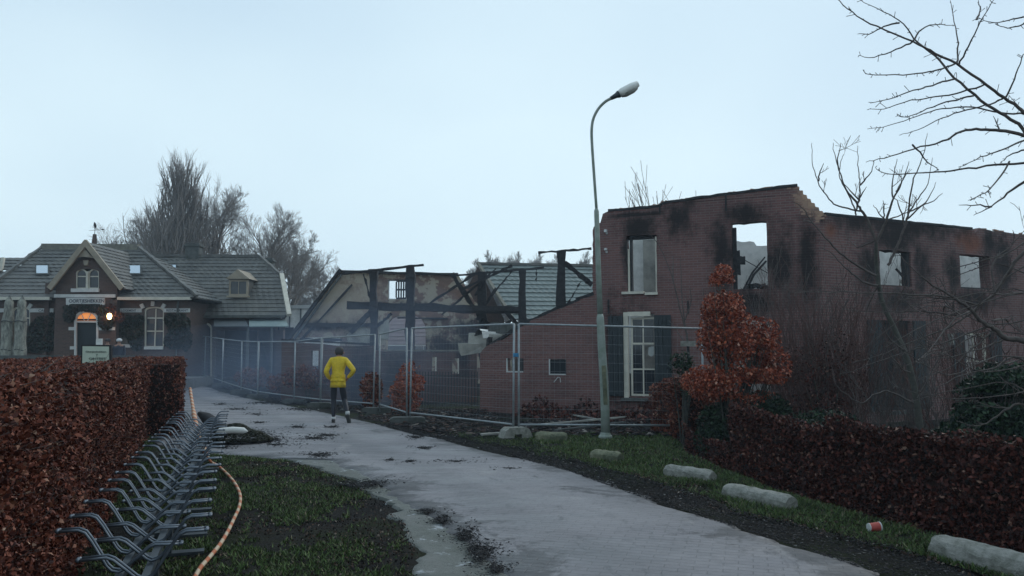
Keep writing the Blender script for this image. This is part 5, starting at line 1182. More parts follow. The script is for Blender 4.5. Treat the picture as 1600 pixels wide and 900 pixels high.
# wrapped parasols
MAT['canvas'] = pm('weathered_canvas', (.38, .38, .32), (.09, .09, .08), 3.2, .9, .6, stretch=(2.5, 2.5, .8), bd=.03)
for px, lb, rr, zb in ((10, 'leftmost of the two folded cream parasols wrapped in weathered canvas', .27, 553), (30.5, 'folded cream parasol right beside its twin, nearer the tall window', .25, 549)):
    tp, bt = at(px, 464, 32.6), at(px, zb, 32.6); t = thing('folded_parasol', lb, 'parasol', (bt.x, bt.y, .43), 0, 'folded parasols on the terrace')
    H = tp.z-.43; vs = []; fs = []; n, m_ = 22, 16
    for j in range(m_+1):
        z = H*j/m_; 
        for i in range(n):
            a = 6.283*i/n; r_ = rr*(.45+.55*math.sin(min(1, (1-j/m_)*1.25+.12)*1.5))*(.82+.2*(i % 2)+.08*math.sin(j*1.3+i)); 
            if j == m_: r_ *= .3
            vs.append((r_*math.cos(a+.12*math.sin(j)), r_*math.sin(a), max(z, .12)))
    for j in range(m_):
        for i in range(n): fs.append((j*n+i, j*n+(i+1) % n, (j+1)*n+(i+1) % n, (j+1)*n+i))
    M().add(vs, fs).build('canvas', MAT['canvas'], t, smooth=True)
    M().tube([(0, 0, 0), (0, 0, H+.06)], .03, 8).box((0, 0, .05), (.5, .5, .1)).build('pole', MAT['concd'], t)
    for z in (H*.35, H*.7): M().tube([(rr*.9*math.cos(a), rr*.9*math.sin(a), z+.03*math.sin(3*a)) for a in np.arange(0, 6.3, .4)], .02, 5).build('strap', MAT['concd'], t)
# small notice stand by the door
t = thing('menu_stand', 'small pale menu box on a post beside the inn door', 'menu stand', (at(155, 540, 33).x, 33, .43)); c = at(155, 535, 33)
M().box((0, 0, c.z-.43), (.24, .1, .32)).build('box', MAT['plasterl'], t); M().b2(-.03, .03, -.03, .03, 0, c.z-.6).build('post', MAT['char'], t)
# sign board above the hedge
YS = 8.6; pA, pB = at(130, 541, YS), at(172, 575, YS)
t = thing('sign_board', 'pale green lettered sign board in a black frame rising out of the left hedge', 'sign', (pA.x/2+pB.x/2, YS, 0), world=True)
w_ = pB.x-pA.x; mm = M(); mm.plate([(pA.x-.02, 1.2), (pA.x-.02, pA.z+.018), (pB.x-.0, pA.z+.015), (pB.x+.02, 1.2)], 0, .03); mm.v = [(x, y+YS, z) for x, y, z in mm.v]; mm.build('board_frame', MAT['char'], t)
MAT['sgn'] = pm('pale_green_sign', (.5, .55, .44), (.38, .43, .35), 1.5, .6, 0)
mm = M(); mm.plate([(pA.x+.012, 1.23), (pA.x, pA.z), (pB.x-.02, pA.z-.003), (pB.x, 1.23)], 0, .012); mm.v = [(x, y+YS-.013, z) for x, y, z in mm.v]; mm.build('board_face', MAT['sgn'], t)
MAT['sgl'] = pm('faint_sign_lettering', (.16, .19, .16), (.13, .16, .14), 4, .6, 0)
text('Oortjeshekken', t, 'lettering', 134, 166, 548, 551.5, YS-.0145, 'sgl'); text('Y', t, 'symbol', 150, 153, 553, 557, YS-.0145, 'sgl'); text('ONTBIJT', t, 'lettering', 139, 166, 558.5, 563, YS-.0145, 'sgl')
t2 = M().b2(pA.x+.04, pA.x+.07, YS+.04, YS+.07, tz(pA.x, YS), pA.z-.05).b2(pB.x-.07, pB.x-.04, YS+.04, YS+.07, tz(pB.x, YS), pA.z-.1).build('leg', MAT['char'], t)

# ================================================================== vegetation
T = lambda px, Y: Vector((at(px, 500, Y).x, Y, .4))
def hh(py, px, Y): return at(px, py, Y).z-.4
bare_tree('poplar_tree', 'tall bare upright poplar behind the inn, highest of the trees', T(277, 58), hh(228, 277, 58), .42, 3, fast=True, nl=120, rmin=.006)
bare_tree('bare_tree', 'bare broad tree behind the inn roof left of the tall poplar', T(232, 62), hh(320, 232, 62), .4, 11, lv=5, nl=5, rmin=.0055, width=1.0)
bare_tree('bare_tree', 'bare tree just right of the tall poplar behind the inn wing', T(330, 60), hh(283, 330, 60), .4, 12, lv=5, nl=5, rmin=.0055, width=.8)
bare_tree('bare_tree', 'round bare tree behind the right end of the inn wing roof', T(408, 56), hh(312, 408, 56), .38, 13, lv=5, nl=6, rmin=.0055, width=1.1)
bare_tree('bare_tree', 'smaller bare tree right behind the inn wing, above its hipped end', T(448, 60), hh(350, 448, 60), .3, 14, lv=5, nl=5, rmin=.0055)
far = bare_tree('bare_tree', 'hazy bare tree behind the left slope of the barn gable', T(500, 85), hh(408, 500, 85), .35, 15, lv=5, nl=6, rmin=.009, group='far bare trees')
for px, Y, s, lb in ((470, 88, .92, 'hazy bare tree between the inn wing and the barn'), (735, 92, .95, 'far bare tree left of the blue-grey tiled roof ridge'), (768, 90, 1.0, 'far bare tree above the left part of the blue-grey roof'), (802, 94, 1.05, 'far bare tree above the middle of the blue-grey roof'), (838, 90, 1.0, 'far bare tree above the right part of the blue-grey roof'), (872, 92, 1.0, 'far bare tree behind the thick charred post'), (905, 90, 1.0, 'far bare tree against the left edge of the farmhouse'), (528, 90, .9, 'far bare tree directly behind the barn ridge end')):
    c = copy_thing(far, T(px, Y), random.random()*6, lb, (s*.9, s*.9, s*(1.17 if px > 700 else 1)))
# sapling above the farmhouse wall
bare_tree('sapling', 'thin bare sapling whose tips show above the farmhouse wall', (at(1030, 500, 26).x, 26, -.1), at(1030, 248, 26).z+.1, .06, 21, lv=2, nl=5, rmin=.009, trunk_frac=.45, spread=.35, width=.5, cat='sapling')
# leafy young copper beech
def leaf_tree(name, label, base, regs, Y, n, size, mat, depth, cat='tree', stems=6, group=None):
    t = thing(name, label, cat, base, group=group, world=True); P = []; ln = []
    B = Vector(base)
    for (cx_, cy_, rx, ry, wgt) in regs:
        c = at(cx_, cy_, Y); k = int(n*wgt); sxx = rx/1200*Y; szz = ry/1200*Y
        q = rng.random(k)**.5; d = unit(rng.normal(size=(k, 3))); p = np.array(c)+d*q[:, None]*np.array([sxx, depth, szz])
        keep = vnoise(p[:, 0]*1.0+p[:, 1]*.7+50, p[:, 2]+50, .2, 13) > (.46 if mat == 'beech' else .36); P.append(p[keep])
        for _ in range(stems):
            e = c+Vector((random.uniform(-1, 1)*sxx*.9, random.uniform(-1, 1)*depth*.8, random.uniform(-.2, 1)*szz)); mid = B.lerp(e, .5)+Vector((0, 0, .15)); ln.append((np.array([B, mid, e]), np.array([.018, .012, .004])))
    V, F = leaves(np.concatenate(P), size); npobj('crown', V, F, MAT[mat], t, kind='stuff')
    V, F = tubes_np(ln, 5); npobj('trunk', V, F, MAT['bark'], t)
    return t
YC = 12.4
leaf_tree('copper_beech', 'young beech holding bright russet leaves in front of the farmhouse', (at(1140, 600, YC).x, YC, -.4), [(1127, 440, 15, 28, .06), (1128, 482, 32, 38, .13), (1138, 528, 50, 50, .24), (1116, 598, 52, 30, .16), (1160, 592, 60, 42, .22), (1190, 528, 26, 36, .05), (1196, 572, 38, 40, .11)], YC, 34000, .05, 'beech', .6, stems=9)
leaf_tree('reddish_bush', 'sparse brown dead leaves on the leafless shrub right of the russet beech', (at(1290, 600, 12.9).x, 12.9, -.5), [(1290, 585, 70, 80, .6), (1260, 640, 70, 40, .4)], 12.9, 4200, .042, 'hedgeb', .5, 'bush')
leaf_tree('reddish_bush', 'reddish brown bush with clinging leaves behind the fence, right of the runner', (at(640, 600, 21).x, 21.0, -.1), [(640, 605, 24, 42, .6), (625, 622, 20, 26, .4)], 21.0, 4200, .08, 'beech', .6, 'bush')
for px, py, rx, ry, Y, lb in ((480, 590, 40, 22, 27, 'low smoky red-brown bush behind the fence left of the runner'), (440, 600, 26, 16, 30, 'low red-brown bush farther left in the smoke'), (395, 590, 30, 18, 33, 'low red-brown bush in front of the veranda'), (580, 610, 18, 30, 22.5, 'dim reddish bush directly behind the runner\'s right side')):
    leaf_tree('reddish_bush', lb, (at(px, 600, Y).x, Y, -.2), [(px, py, rx, ry, 1)], Y, 2000, .09, 'hedge', .6, 'bush')
leaf_tree('evergreen_shrub', 'dark green shrub between the window shutter and the russet beech', (at(1065, 600, 14.2).x, 14.2, -.3), [(1064, 568, 22, 20, .5), (1070, 600, 12, 24, .2)], 14.2, 1500, .05, 'green', .35, 'shrub')
leaf_tree('evergreen_shrub', 'dark ivy-like evergreen mass under the russet beech', (at(1160, 650, 12.6).x, 12.6, -.5), [(1140, 665, 50, 40, .4), (1190, 655, 50, 44, .4), (1120, 690, 34, 30, .2)], 12.6, 15000, .06, 'green', .6, 'shrub')
leaf_tree('conifer_shrub', 'dark green conifer behind the brown hedge at the right edge', (at(1545, 650, 9.5).x, 9.5, -.5), [(1545, 640, 48, 55, .3), (1575, 600, 40, 36, .22), (1520, 685, 50, 30, .16), (1590, 660, 40, 60, .22), (1550, 612, 28, 34, .1)], 9.5, 15000, .06, 'green', .6, 'shrub')
leaf_tree('conifer_shrub', 'low dark green shrub left of the conifer at the foot of the bare tree', (at(1300, 690, 10.5).x, 10.5, -.5), [(1290, 665, 60, 26, .6), (1400, 690, 60, 24, .4)], 10.5, 3000, .05, 'green', .4, 'shrub')
# twiggy shrubs
def twig_shrub(name, label, px0, px1, Y, ytop, n, mat, seed, r0_=.008, base=None):
    R = np.random.default_rng(seed); g = at((px0+px1)/2, 600, Y); t = thing(name, label, 'shrub', (g.x, Y, -.5)); ln = []
    half = (px1-px0)/2400*Y; H = at(0, ytop, Y).z+.5
    for i in range(n):
        p = np.array([R.uniform(-half, half)*.6, R.uniform(-.5, .5), 0]); d = np.array([p[0]*.35/half+R.normal()*.12, R.normal()*.15, 1.0])
        grow(p, d/np.linalg.norm(d), H*R.uniform(.55, 1.0), r0_, 2, R, ln, .1, (3, 5), .35, .42, 5, .06, .0028)
    V, F = tubes_np(ln, 3); npobj('stems', V, F, MAT[mat], t, kind='stuff'); return t
twig_shrub('twiggy_shrub', 'dense reddish brown leafless shrub between the russet beech and the bare tree', 1225, 1370, 13.2, 455, 95, 'twigr', 31)
twig_shrub('twiggy_shrub', 'thin brown leafless shrub behind the russet beech crown', 1170, 1260, 13.6, 420, 40, 'twig', 32)
twig_shrub('twiggy_shrub', 'grey leafless shrub behind the hedge at the foot of the bare tree', 1370, 1500, 11.5, 560, 34, 'twig', 33)
twig_shrub('twiggy_shrub', 'dark leafless shrub at the right edge above the hedge', 1490, 1640, 10.5, 540, 34, 'twigr', 34)
def traced(name, label, cat, Y, trunkpx, branches, r_trunk, seed, mat='twig', spur=.06, dY=.9, loc=None, spurs=True, rb=(.012, .003), fac=None):
    """bare tree whose limbs follow what was measured; every limb bows to its own distance"""
    R = np.random.default_rng(seed); t = thing(name, label, cat, loc, world=True)
    k = len(trunkpx); tp_ = smooth_line([at(x, y, Y+dd) for (x, y, dd) in trunkpx], 4); n = len(tp_)
    M().tube(tp_, [r_trunk[0]+(r_trunk[1]-r_trunk[0])*i/(n-1) for i in range(n)], 9).build('trunk', MAT['bark'], t, smooth=True)
    lines = []
    for bi, b in enumerate(branches):
        rr = rb
        if isinstance(b[0], float): rr = (b[0], rb[1]); b = b[1:]
        off = R.uniform(-dY, dY)
        P = [at(x, y, Y+off*(i/(len(b)-1))**1) for i, (x, y) in enumerate(b)]; S = smooth_line(P, 4); m_ = len(S)
        rad = np.array([rr[0]+(rr[1]-rr[0])*i/(m_-1) for i in range(m_)]); A = np.array([tuple(s) for s in S]); A += R.normal(size=A.shape)*.004; lines.append((A, rad))
        if spurs:
            L = np.linalg.norm(np.diff(A, axis=0), axis=1).sum()
            for _ in range(int(L/.055)):
                i = R.integers(0, m_-1); f = R.random(); s = A[i]*(1-f)+A[i+1]*f; dd = (A[i+1]-A[i]); dd = dd/np.linalg.norm(dd); q = R.normal(size=3); q -= dd*q.dot(dd); q /= np.linalg.norm(q); e = s+(q*.8+dd*.5)*spur*(.25+R.random()**3*1.6); lines.append((np.array([s, (s+e)/2, e]), np.array([.0032, .0026, .0034])))
    if fac:
        base_ = list(lines)
        for A, rad in base_:
            if len(A) < 6 or (fac > 2 and A[:, 2].mean() > 2.9): continue
            for _ in range(fac):
                i = R.integers(1, len(A)-1); dd = A[i]-A[i-1]; dd /= np.linalg.norm(dd)+1e-9; q = R.normal(size=3); q[2] = abs(q[2]); q -= dd*q.dot(dd); q /= np.linalg.norm(q)+1e-9
                grow(A[i], dd*.6+q*.8, R.uniform(.1, .3), min(rad[i]*.6, .006), 1, R, lines, .1, (2, 4), .5, .6, 4, .1, .0024)
    V, F = tubes_np(lines, 5); npobj('branches', V, F, MAT[mat], t, kind='stuff'); return t
z8 = lambda L: [(1230+x/3.915, 190+y/3.915) for x, y in L]
z3 = lambda L: [(1180+x/4.5, 280+y/4.5) for x, y in L]
z7 = lambda L: [(1240+x/2.25, 300+y/2.25) for x, y in L]
z5 = lambda L: [(1360+x/4.09, 340+y/4.09) for x, y in L]
zA = lambda L: [(1200+x/2.6475, y/2.6475) for x, y in L]
YT2 = 9.3
traced('bare_tree', 'small bare tree with a pale lichened trunk rising in front of the wing windows', 'tree', YT2, [(1450, 760, .1), (1440, 690, 0), (1431, 620, 0), (1417, 560, 0), (1398, 515, .05), (1378, 470, .05), (1370, 420, .1), (1369, 378, .1)], [
    [.02]+z8([(545, 740), (500, 620), (450, 540), (420, 490), (375, 440), (345, 380), (320, 300), (295, 220), (278, 130)]), z8([(450, 550), (340, 525), (270, 490), (210, 410), (175, 330), (155, 230), (150, 130)]), z8([(190, 365), (205, 300), (225, 255)]),
    z8([(420, 545), (440, 480), (445, 400), (440, 320), (432, 240), (432, 145)]), z8([(445, 390), (500, 330), (530, 240)]), z8([(440, 480), (385, 420), (345, 380)]), z8([(440, 470), (485, 400)]), z8([(420, 570), (400, 500), (350, 400), (320, 330), (330, 240), (345, 200)]), z8([(320, 300), (310, 230), (330, 130)]),
    [.02]+z8([(545, 730), (590, 640), (620, 560), (650, 470), (690, 400), (720, 330), (745, 245)]), z8([(650, 470), (640, 400), (655, 310), (672, 225)]), z8([(600, 600), (560, 560), (525, 510)]), z8([(590, 600), (595, 540), (590, 480)]), z8([(690, 400), (670, 420), (750, 290)]),
    [.018]+z8([(620, 880), (660, 790), (700, 700), (730, 600), (745, 510), (765, 370), (800, 290), (840, 180), (855, 70)]), z8([(730, 600), (820, 520), (900, 480), (950, 440)]), z8([(740, 560), (800, 470), (860, 380), (890, 220)]), z8([(750, 550), (830, 510), (880, 440), (910, 370)]), z8([(720, 640), (680, 500), (650, 470)]), z8([(610, 600), (700, 570), (780, 540)]),
    [.016]+z3([(860, 750), (760, 720), (680, 660), (600, 590), (540, 520), (450, 480)]), [.017]+z3([(850, 680), (720, 610), (620, 540), (520, 440), (400, 300), (340, 210), (260, 150)]), z3([(850, 430), (780, 460), (720, 480), (700, 465), (710, 430)]), z3([(400, 305), (330, 290)]),
    [.014]+z7([(425, 745), (370, 715), (330, 700), (280, 715), (240, 742), (190, 715), (150, 680), (135, 620)]), [.013]+z7([(435, 720), (460, 680), (500, 600), (530, 540), (520, 430)]), z7([(430, 600), (480, 560), (560, 540)]), z7([(400, 560), (340, 520), (300, 440)]), z7([(420, 640), (380, 620), (330, 560), (320, 500)]), z7([(300, 330), (270, 380), (250, 440)])],
    (.045, .02), 61, 'twig', loc=(at(1440, 690, YT2).x, YT2, -.6), dY=.5, spurs=False, rb=(.011, .0028), fac=1)
YL = 7.2
traced('bare_tree', 'large bare tree beyond the right edge whose knobbly branches reach into the picture', 'tree', YL, [(1760, 900, .3), (1735, 700, .2), (1700, 520, .1), (1660, 380, 0), (1625, 260, 0)], [
    [.019]+[(1640, 290)]+zA([(1059, 540), (980, 480), (880, 415), (770, 320), (690, 230), (620, 175), (560, 100), (480, 50), (380, 0)]), [.018]+[(1640, 240)]+zA([(1059, 470), (975, 405), (900, 350), (780, 265), (670, 210), (600, 172), (450, 110), (370, 65), (300, 5), (280, -30)]),
    zA([(975, 405), (920, 430), (820, 455), (720, 490), (620, 535), (545, 560)]), zA([(1059, 472), (960, 465), (850, 445), (720, 450), (620, 480), (500, 520), (410, 535)]), [.02]+[(1650, 235)]+zA([(1059, 560), (960, 540), (880, 535), (800, 545), (720, 585), (600, 615), (480, 655), (405, 670)]),
    [.014]+[(1640, 250)]+zA([(1059, 672), (900, 688), (760, 705), (640, 715), (500, 720), (440, 695)]), zA([(850, 395), (780, 412), (680, 440), (590, 480), (525, 480)]), zA([(900, 350), (800, 380), (700, 400), (590, 415), (480, 450), (410, 450)]), zA([(770, 325), (700, 345), (600, 375), (500, 412), (415, 425)]),
    zA([(780, 262), (720, 285), (660, 298), (560, 310), (420, 308), (390, 290)]), zA([(600, 172), (530, 205), (440, 235), (370, 230)]), zA([(540, 95), (480, 110), (420, 140), (370, 140)]), zA([(780, 262), (785, 180), (770, 90), (755, 0)]), zA([(790, 265), (830, 190), (880, 90), (935, 0)]), zA([(865, 80), (880, 40), (870, 0)]),
    [(1660, 30)]+zA([(1059, 70), (1000, 85), (930, 92), (860, 75)]), zA([(985, 400), (1020, 330), (1050, 240), (1075, 215)]), zA([(1000, 670), (950, 745), (900, 795), (830, 830)]), [.018]+[(1650, 260)]+zA([(1059, 755), (990, 800), (920, 855), (850, 890)]), zA([(600, 172), (640, 120), (700, 100), (770, 105)]), zA([(600, 600), (660, 670), (710, 705)]), zA([(1059, 580), (960, 620), (880, 650), (790, 690)]),
    zA([(925, 855), (860, 850), (790, 848)]), zA([(1059, 465), (1010, 410)]), zA([(960, 540), (930, 480)]), [(1640, 25)]+zA([(1059, 100), (990, 115), (940, 100)]), zA([(1059, 620), (1000, 640), (960, 680)]),
    *[[(1690, 380+24*k), (1640+random.uniform(-20, 20), 385+22*k+random.uniform(-20, 20)), (1560+random.uniform(-30, 30), 400+20*k+random.uniform(-30, 30)), (1480+random.uniform(-40, 30), 430+17*k+random.uniform(-40, 30)), (1390+random.uniform(-60, 50), 450+14*k+random.uniform(-40, 50))] for k in range(12)],
    [.032]+[(1680, 560)]+z5([(982, 790), (870, 770), (790, 710), (700, 650), (620, 570), (520, 505), (400, 430), (290, 345), (160, 215)]), [.02]+[(1680, 300)]+z5([(982, 210), (880, 350), (800, 480), (700, 560), (600, 640), (480, 710), (250, 800), (60, 880), (-120, 930)]),
    z5([(520, 510), (380, 495), (200, 485), (0, 480), (-300, 470), (-500, 480)]), z5([(560, 625), (420, 605), (300, 600), (150, 600), (0, 600), (-180, 590)]), z5([(750, 700), (700, 710), (500, 790), (300, 840), (130, 890), (-60, 960), (-200, 1000)]), z5([(780, 660), (860, 650), (900, 690), (982, 740)]), z5([(982, 480), (860, 490), (720, 480), (520, 520)]), z5([(700, 560), (500, 520), (300, 510), (0, 560)]),
    z5([(640, 600), (540, 640), (420, 800), (350, 890)]), z5([(790, 710), (700, 800), (600, 880), (500, 960), (300, 1040)]), z5([(800, 480), (780, 300), (900, 180), (1000, 60)]), z5([(600, 640), (480, 560), (470, 620), (500, 700)]), z5([(870, 770), (760, 820), (560, 880), (420, 900)]), [.015]+[(1680, 640)]+z5([(960, 900), (800, 960), (600, 1000), (400, 1100)]), [.015]+[(1690, 700)]+z5([(1000, 1200), (860, 1240), (700, 1330), (560, 1300)])],
    (.16, .07), 62, 'twig', fac=3, loc=(at(1740, 700, YL).x, YL, -.6), dY=.8, rb=(.0095, .0025), spur=.05)
twig_shrub('twiggy_shrub', 'tall loose grey-brown leafless shrub in front of the wing wall behind the bare tree', 1300, 1480, 13.6, 430, 34, 'twig', 35, .009)
twig_shrub('twiggy_shrub', 'loose brown leafless shrub before the right half of the wing wall', 1450, 1600, 12.5, 470, 26, 'twigr', 36, .009)
# bare shoots against the farmhouse between window and beech
traced('sapling', 'thin dark forked sapling against the brick wall right of the sash window', 'sapling', 15.2, [(1086, 690, 0), (1082, 620, 0), (1077, 560, 0), (1073, 520, 0)], [
    [(1073, 525), (1062, 480), (1052, 440), (1040, 405), (1026, 378), (1010, 362)], [(1072, 520), (1066, 470), (1064, 430), (1063, 400)], [(1076, 545), (1060, 520), (1045, 500)], [(1070, 500), (1080, 470), (1078, 450)], [(1052, 440), (1052, 400)]], (.03, .016), 63, 'twig', loc=(at(1086, 690, 15.2).x, 15.2, -.2), dY=.3, spurs=False, rb=(.016, .005))
t = thing('name_plaque', 'small blank grey plaque on a thin post beside the dark shrub', 'plaque', (at(1075, 537, 14.5).x, 14.5, -.2)); zc = at(1075, 537, 14.5).z+.2
M().box((0, -.02, zc), (.29, .02, .1)).build('plate', MAT['conc'], t); M().b2(-.02, .02, -.008, .02, 0, zc+.04).build('post', MAT['char'], t)

# ================================================================== people
def skin(name, verts, edges, radii, mat, parent, root=0, sub=1, flat=None):
    me = bpy.data.meshes.new(name); me.from_pydata([tuple(v) for v in verts], edges, []); me.update()
    o = bpy.data.objects.new(name, me); finish(o, name, parent, None, None, None, None)
    md = o.modifiers.new('skin', 'SKIN'); md.use_smooth_shade = True
    if not me.skin_vertices: 
        bm = bmesh.new(); bm.from_mesh(me); bm.verts.layers.skin.verify(); bm.to_mesh(me); bm.free()
    for i, r_ in enumerate(radii):
        sv = me.skin_vertices[0].data[i]; sv.radius = r_ if isinstance(r_, tuple) else (r_, r_); sv.use_root = (i == root); sv.use_loose = False
    s = o.modifiers.new('sub', 'SUBSURF'); s.levels = sub; s.render_levels = sub
    me.materials.append(mat); return o
MAT['skin'] = pm('skin', (.30, .17, .12), (.26, .14, .10), 4, .6, 0); MAT['hair'] = pm('dark_hair', (.03, .026, .026), (.05, .045, .045), 30, .7, .3)
MAT['yellow'] = pm('yellow_jacket', (.86, .61, .03), (.60, .41, .02), 7, .6, 1, bd=.05); MAT['tights'] = pm('black_tights', (.012, .014, .022), (.02, .022, .03), 6, .6, .1)
MAT['shoe'] = pm('dark_shoe', (.03, .03, .035), (.02, .02, .02), 5, .5, 0)
fr = ground(524, 661)
run = thing('person', 'person jogging away in a bright yellow jacket and black tights, right foot kicked back', 'person', (at(528, 600, fr.y).x, fr.y, fr.z), 0)
S = 1.0
B = [(0, 0, .92), (0, .01, 1.08), (0, .03, 1.25), (0, .04, 1.38), (0, .05, 1.46), (0, .07, 1.55), (0, .08, 1.62),
     (-.17, .04, 1.39), (-.26, -.05, 1.14), (-.17, .08, .97), (.17, .04, 1.39), (.36, -.04, 1.17), (.20, .1, 1.0),
     (-.09, 0, .88), (-.10, .06, .50), (-.08, -.02, .10), (-.10, .06, .045), (.09, .0, .88), (.13, .10, .50), (.27, -.20, .24), (.29, -.22, .12)]
E_ = [(0, 1), (1, 2), (2, 3), (3, 4), (4, 5), (5, 6), (3, 7), (7, 8), (8, 9), (3, 10), (10, 11), (11, 12), (0, 13), (13, 14), (14, 15), (15, 16), (0, 17), (17, 18), (18, 19), (19, 20)]
Rr = [(.13, .1), (.12, .09), (.14, .1), (.13, .09), .05, (.075, .085), (.06, .075), .05, .04, .027, .05, .04, .027, .055, .045, .035, .03, .055, .045, .035, .03]
skin('body', B, E_, Rr, MAT['skin'], run, 0, 2)
# jacket: torso flares over the hips, sleeves bent with hands at the waist
J = [(0, 0, .94), (0, .0, 1.0), (0, .01, 1.04), (0, .03, 1.22), (0, .04, 1.36), (0, .055, 1.475), (-.16, .04, 1.39), (-.215, .0, 1.27), (-.262, -.05, 1.14), (-.23, .02, 1.03), (-.18, .08, .97), (.16, .04, 1.39), (.25, .0, 1.29), (.36, -.04, 1.17), (.28, .03, 1.07), (.20, .1, 1.0)]
JE = [(0, 1), (1, 2), (2, 3), (3, 4), (4, 5), (4, 6), (6, 7), (7, 8), (8, 9), (9, 10), (4, 11), (11, 12), (12, 13), (13, 14), (14, 15)]
skin('jacket', J, JE, [(.14, .1), (.15, .11), (.15, .115), (.168, .122), (.165, .115), (.062, .062), .075, .066, .064, .052, .042, .075, .066, .064, .052, .042], MAT['yellow'], run, 2, 2)
mm = M(); vs = []; n = 20
for z, k in ((1.075, 1.0), (1.06, 1.035)):
    for i in range(n): a = 6.283*i/n; vs.append((.158*k*math.cos(a), .012+.122*k*math.sin(a), z))
mm.add(vs, [(i, (i+1) % n, n+(i+1) % n, n+i) for i in range(n)]); mm.build('jacket_yoke_hem', pm('yellow_shadow_hem', (.5, .4, .02), (.45, .36, .02), 7, .6, .1), run)
mm = M(); vs = []; n = 28; Z = [(1.075, .16, .124), (1.0, .158, .125), (.93, .164, .128), (.86, .17, .132), (.79, .176, .136), (.793, .16, .12)]
for j, (z, a_, b_) in enumerate(Z):
    for i in range(n):
        a = 6.283*i/n; f = 1+.035*math.sin(5*a+j*.4)*(j/4)+.02*math.sin(11*a); vs.append((a_*f*math.cos(a), .005+b_*f*math.sin(a), z))
mm.add(vs, [(j*n+i, j*n+(i+1) % n, (j+1)*n+(i+1) % n, (j+1)*n+i) for j in range(5) for i in range(n)]); mm.build('jacket_skirt', MAT['yellow'], run, smooth=True)
skin('tights', [(0, 0, .9), (-.085, 0, .85), (-.10, .04, .66), (-.10, .06, .50), (-.09, .0, .30), (-.08, -.02, .12), (.085, .0, .85), (.11, .06, .66), (.13, .10, .50), (.205, -.06, .36), (.27, -.2, .25)], [(0, 1), (1, 2), (2, 3), (3, 4), (4, 5), (0, 6), (6, 7), (7, 8), (8, 9), (9, 10)], [(.10, .075), .072, .078, .063, .057, .04, .072, .078, .063, .057, .04], MAT['tights'], run, 0, 2)
for nm, P_, R_, mt in (('sock', [(-.08, -.02, .14), (-.08, -.02, .08)], [.046, .048], 'white'), ('sock', [(.265, -.19, .27), (.275, -.21, .19)], [.047, .047], 'white')):
    M().tube(P_, R_, 10).build(nm, MAT[mt], run, smooth=True)
def shoe(heel, toe, sole):
    h, t_, s_ = Vector(heel), Vector(toe), Vector(sole).normalized(); d = (t_-h).normalized(); sd = d.cross(s_).normalized(); mm = M(); vs = []; k = 10
    for f, wd, ht in ((-.12, .02, .04), (-.04, .036, .085), (.2, .038, .09), (.5, .042, .06), (.8, .045, .045), (1.0, .035, .035), (1.06, .012, .015)):
        c = h.lerp(t_, f)
        for i in range(k): a = 6.283*i/k; vs.append(c+sd*wd*math.cos(a)-s_*(ht*.5+ht*.5*math.sin(a)))
    o = mm.add(vs, [(j*k+i, j*k+(i+1) % k, (j+1)*k+(i+1) % k, (j+1)*k+i) for j in range(6) for i in range(k)]).build('shoe', MAT['shoe'], run, smooth=True)
    M().beam(h-d*.02+s_*.008, t_+d*.005+s_*.008, .08, .022).build('sole', MAT['concd'], o)
shoe((-.075, -.05, .02), (-.13, .19, .025), (0, 0, -1)); shoe((.275, -.25, .19), (.30, -.13, .0), (.05, -.9, -.35))
hc = (0, .08, 1.61); mm = M(); mm.lathe([(.02, -.1), (.075, -.075), (.095, -.02), (.098, .03), (.08, .08), (.045, .105), (.01, .112)], 14, (0, .075, 1.585)); mm.build('hair', MAT['hair'], run, smooth=True)
for s in (-1, 1): M().tube([(s*.095, .09, 1.54), (s*.103, .085, 1.575)], [.012, .018], 8).build('ear', MAT['skin'], run, smooth=True)
for (wx, wy, wz, s) in ((-.17, .08, .97, 1), (.20, .1, 1.0, -1)):
    P0 = Vector((wx, wy, wz)); vv = [P0, P0+Vector((s*.03, .03, -.04))]; ee = [(0, 1)]; rr2 = [.026, .032]
    for k in range(4): 
        q = P0+Vector((s*(.045+.012*k), .04+.012*k, -.075)); vv += [q, q+Vector((s*.02, .01, -.045+.006*k))]; ee += [(1, len(vv)-2), (len(vv)-2, len(vv)-1)]; rr2 += [.0095, .008]
    q = P0+Vector((s*.05, .0, -.03)); vv += [q, q+Vector((s*.025, .0, -.02))]; ee += [(1, len(vv)-2), (len(vv)-2, len(vv)-1)]; rr2 += [.011, .009]
    skin('hand', vv, ee, rr2, MAT['skin'], run, 0, 1)
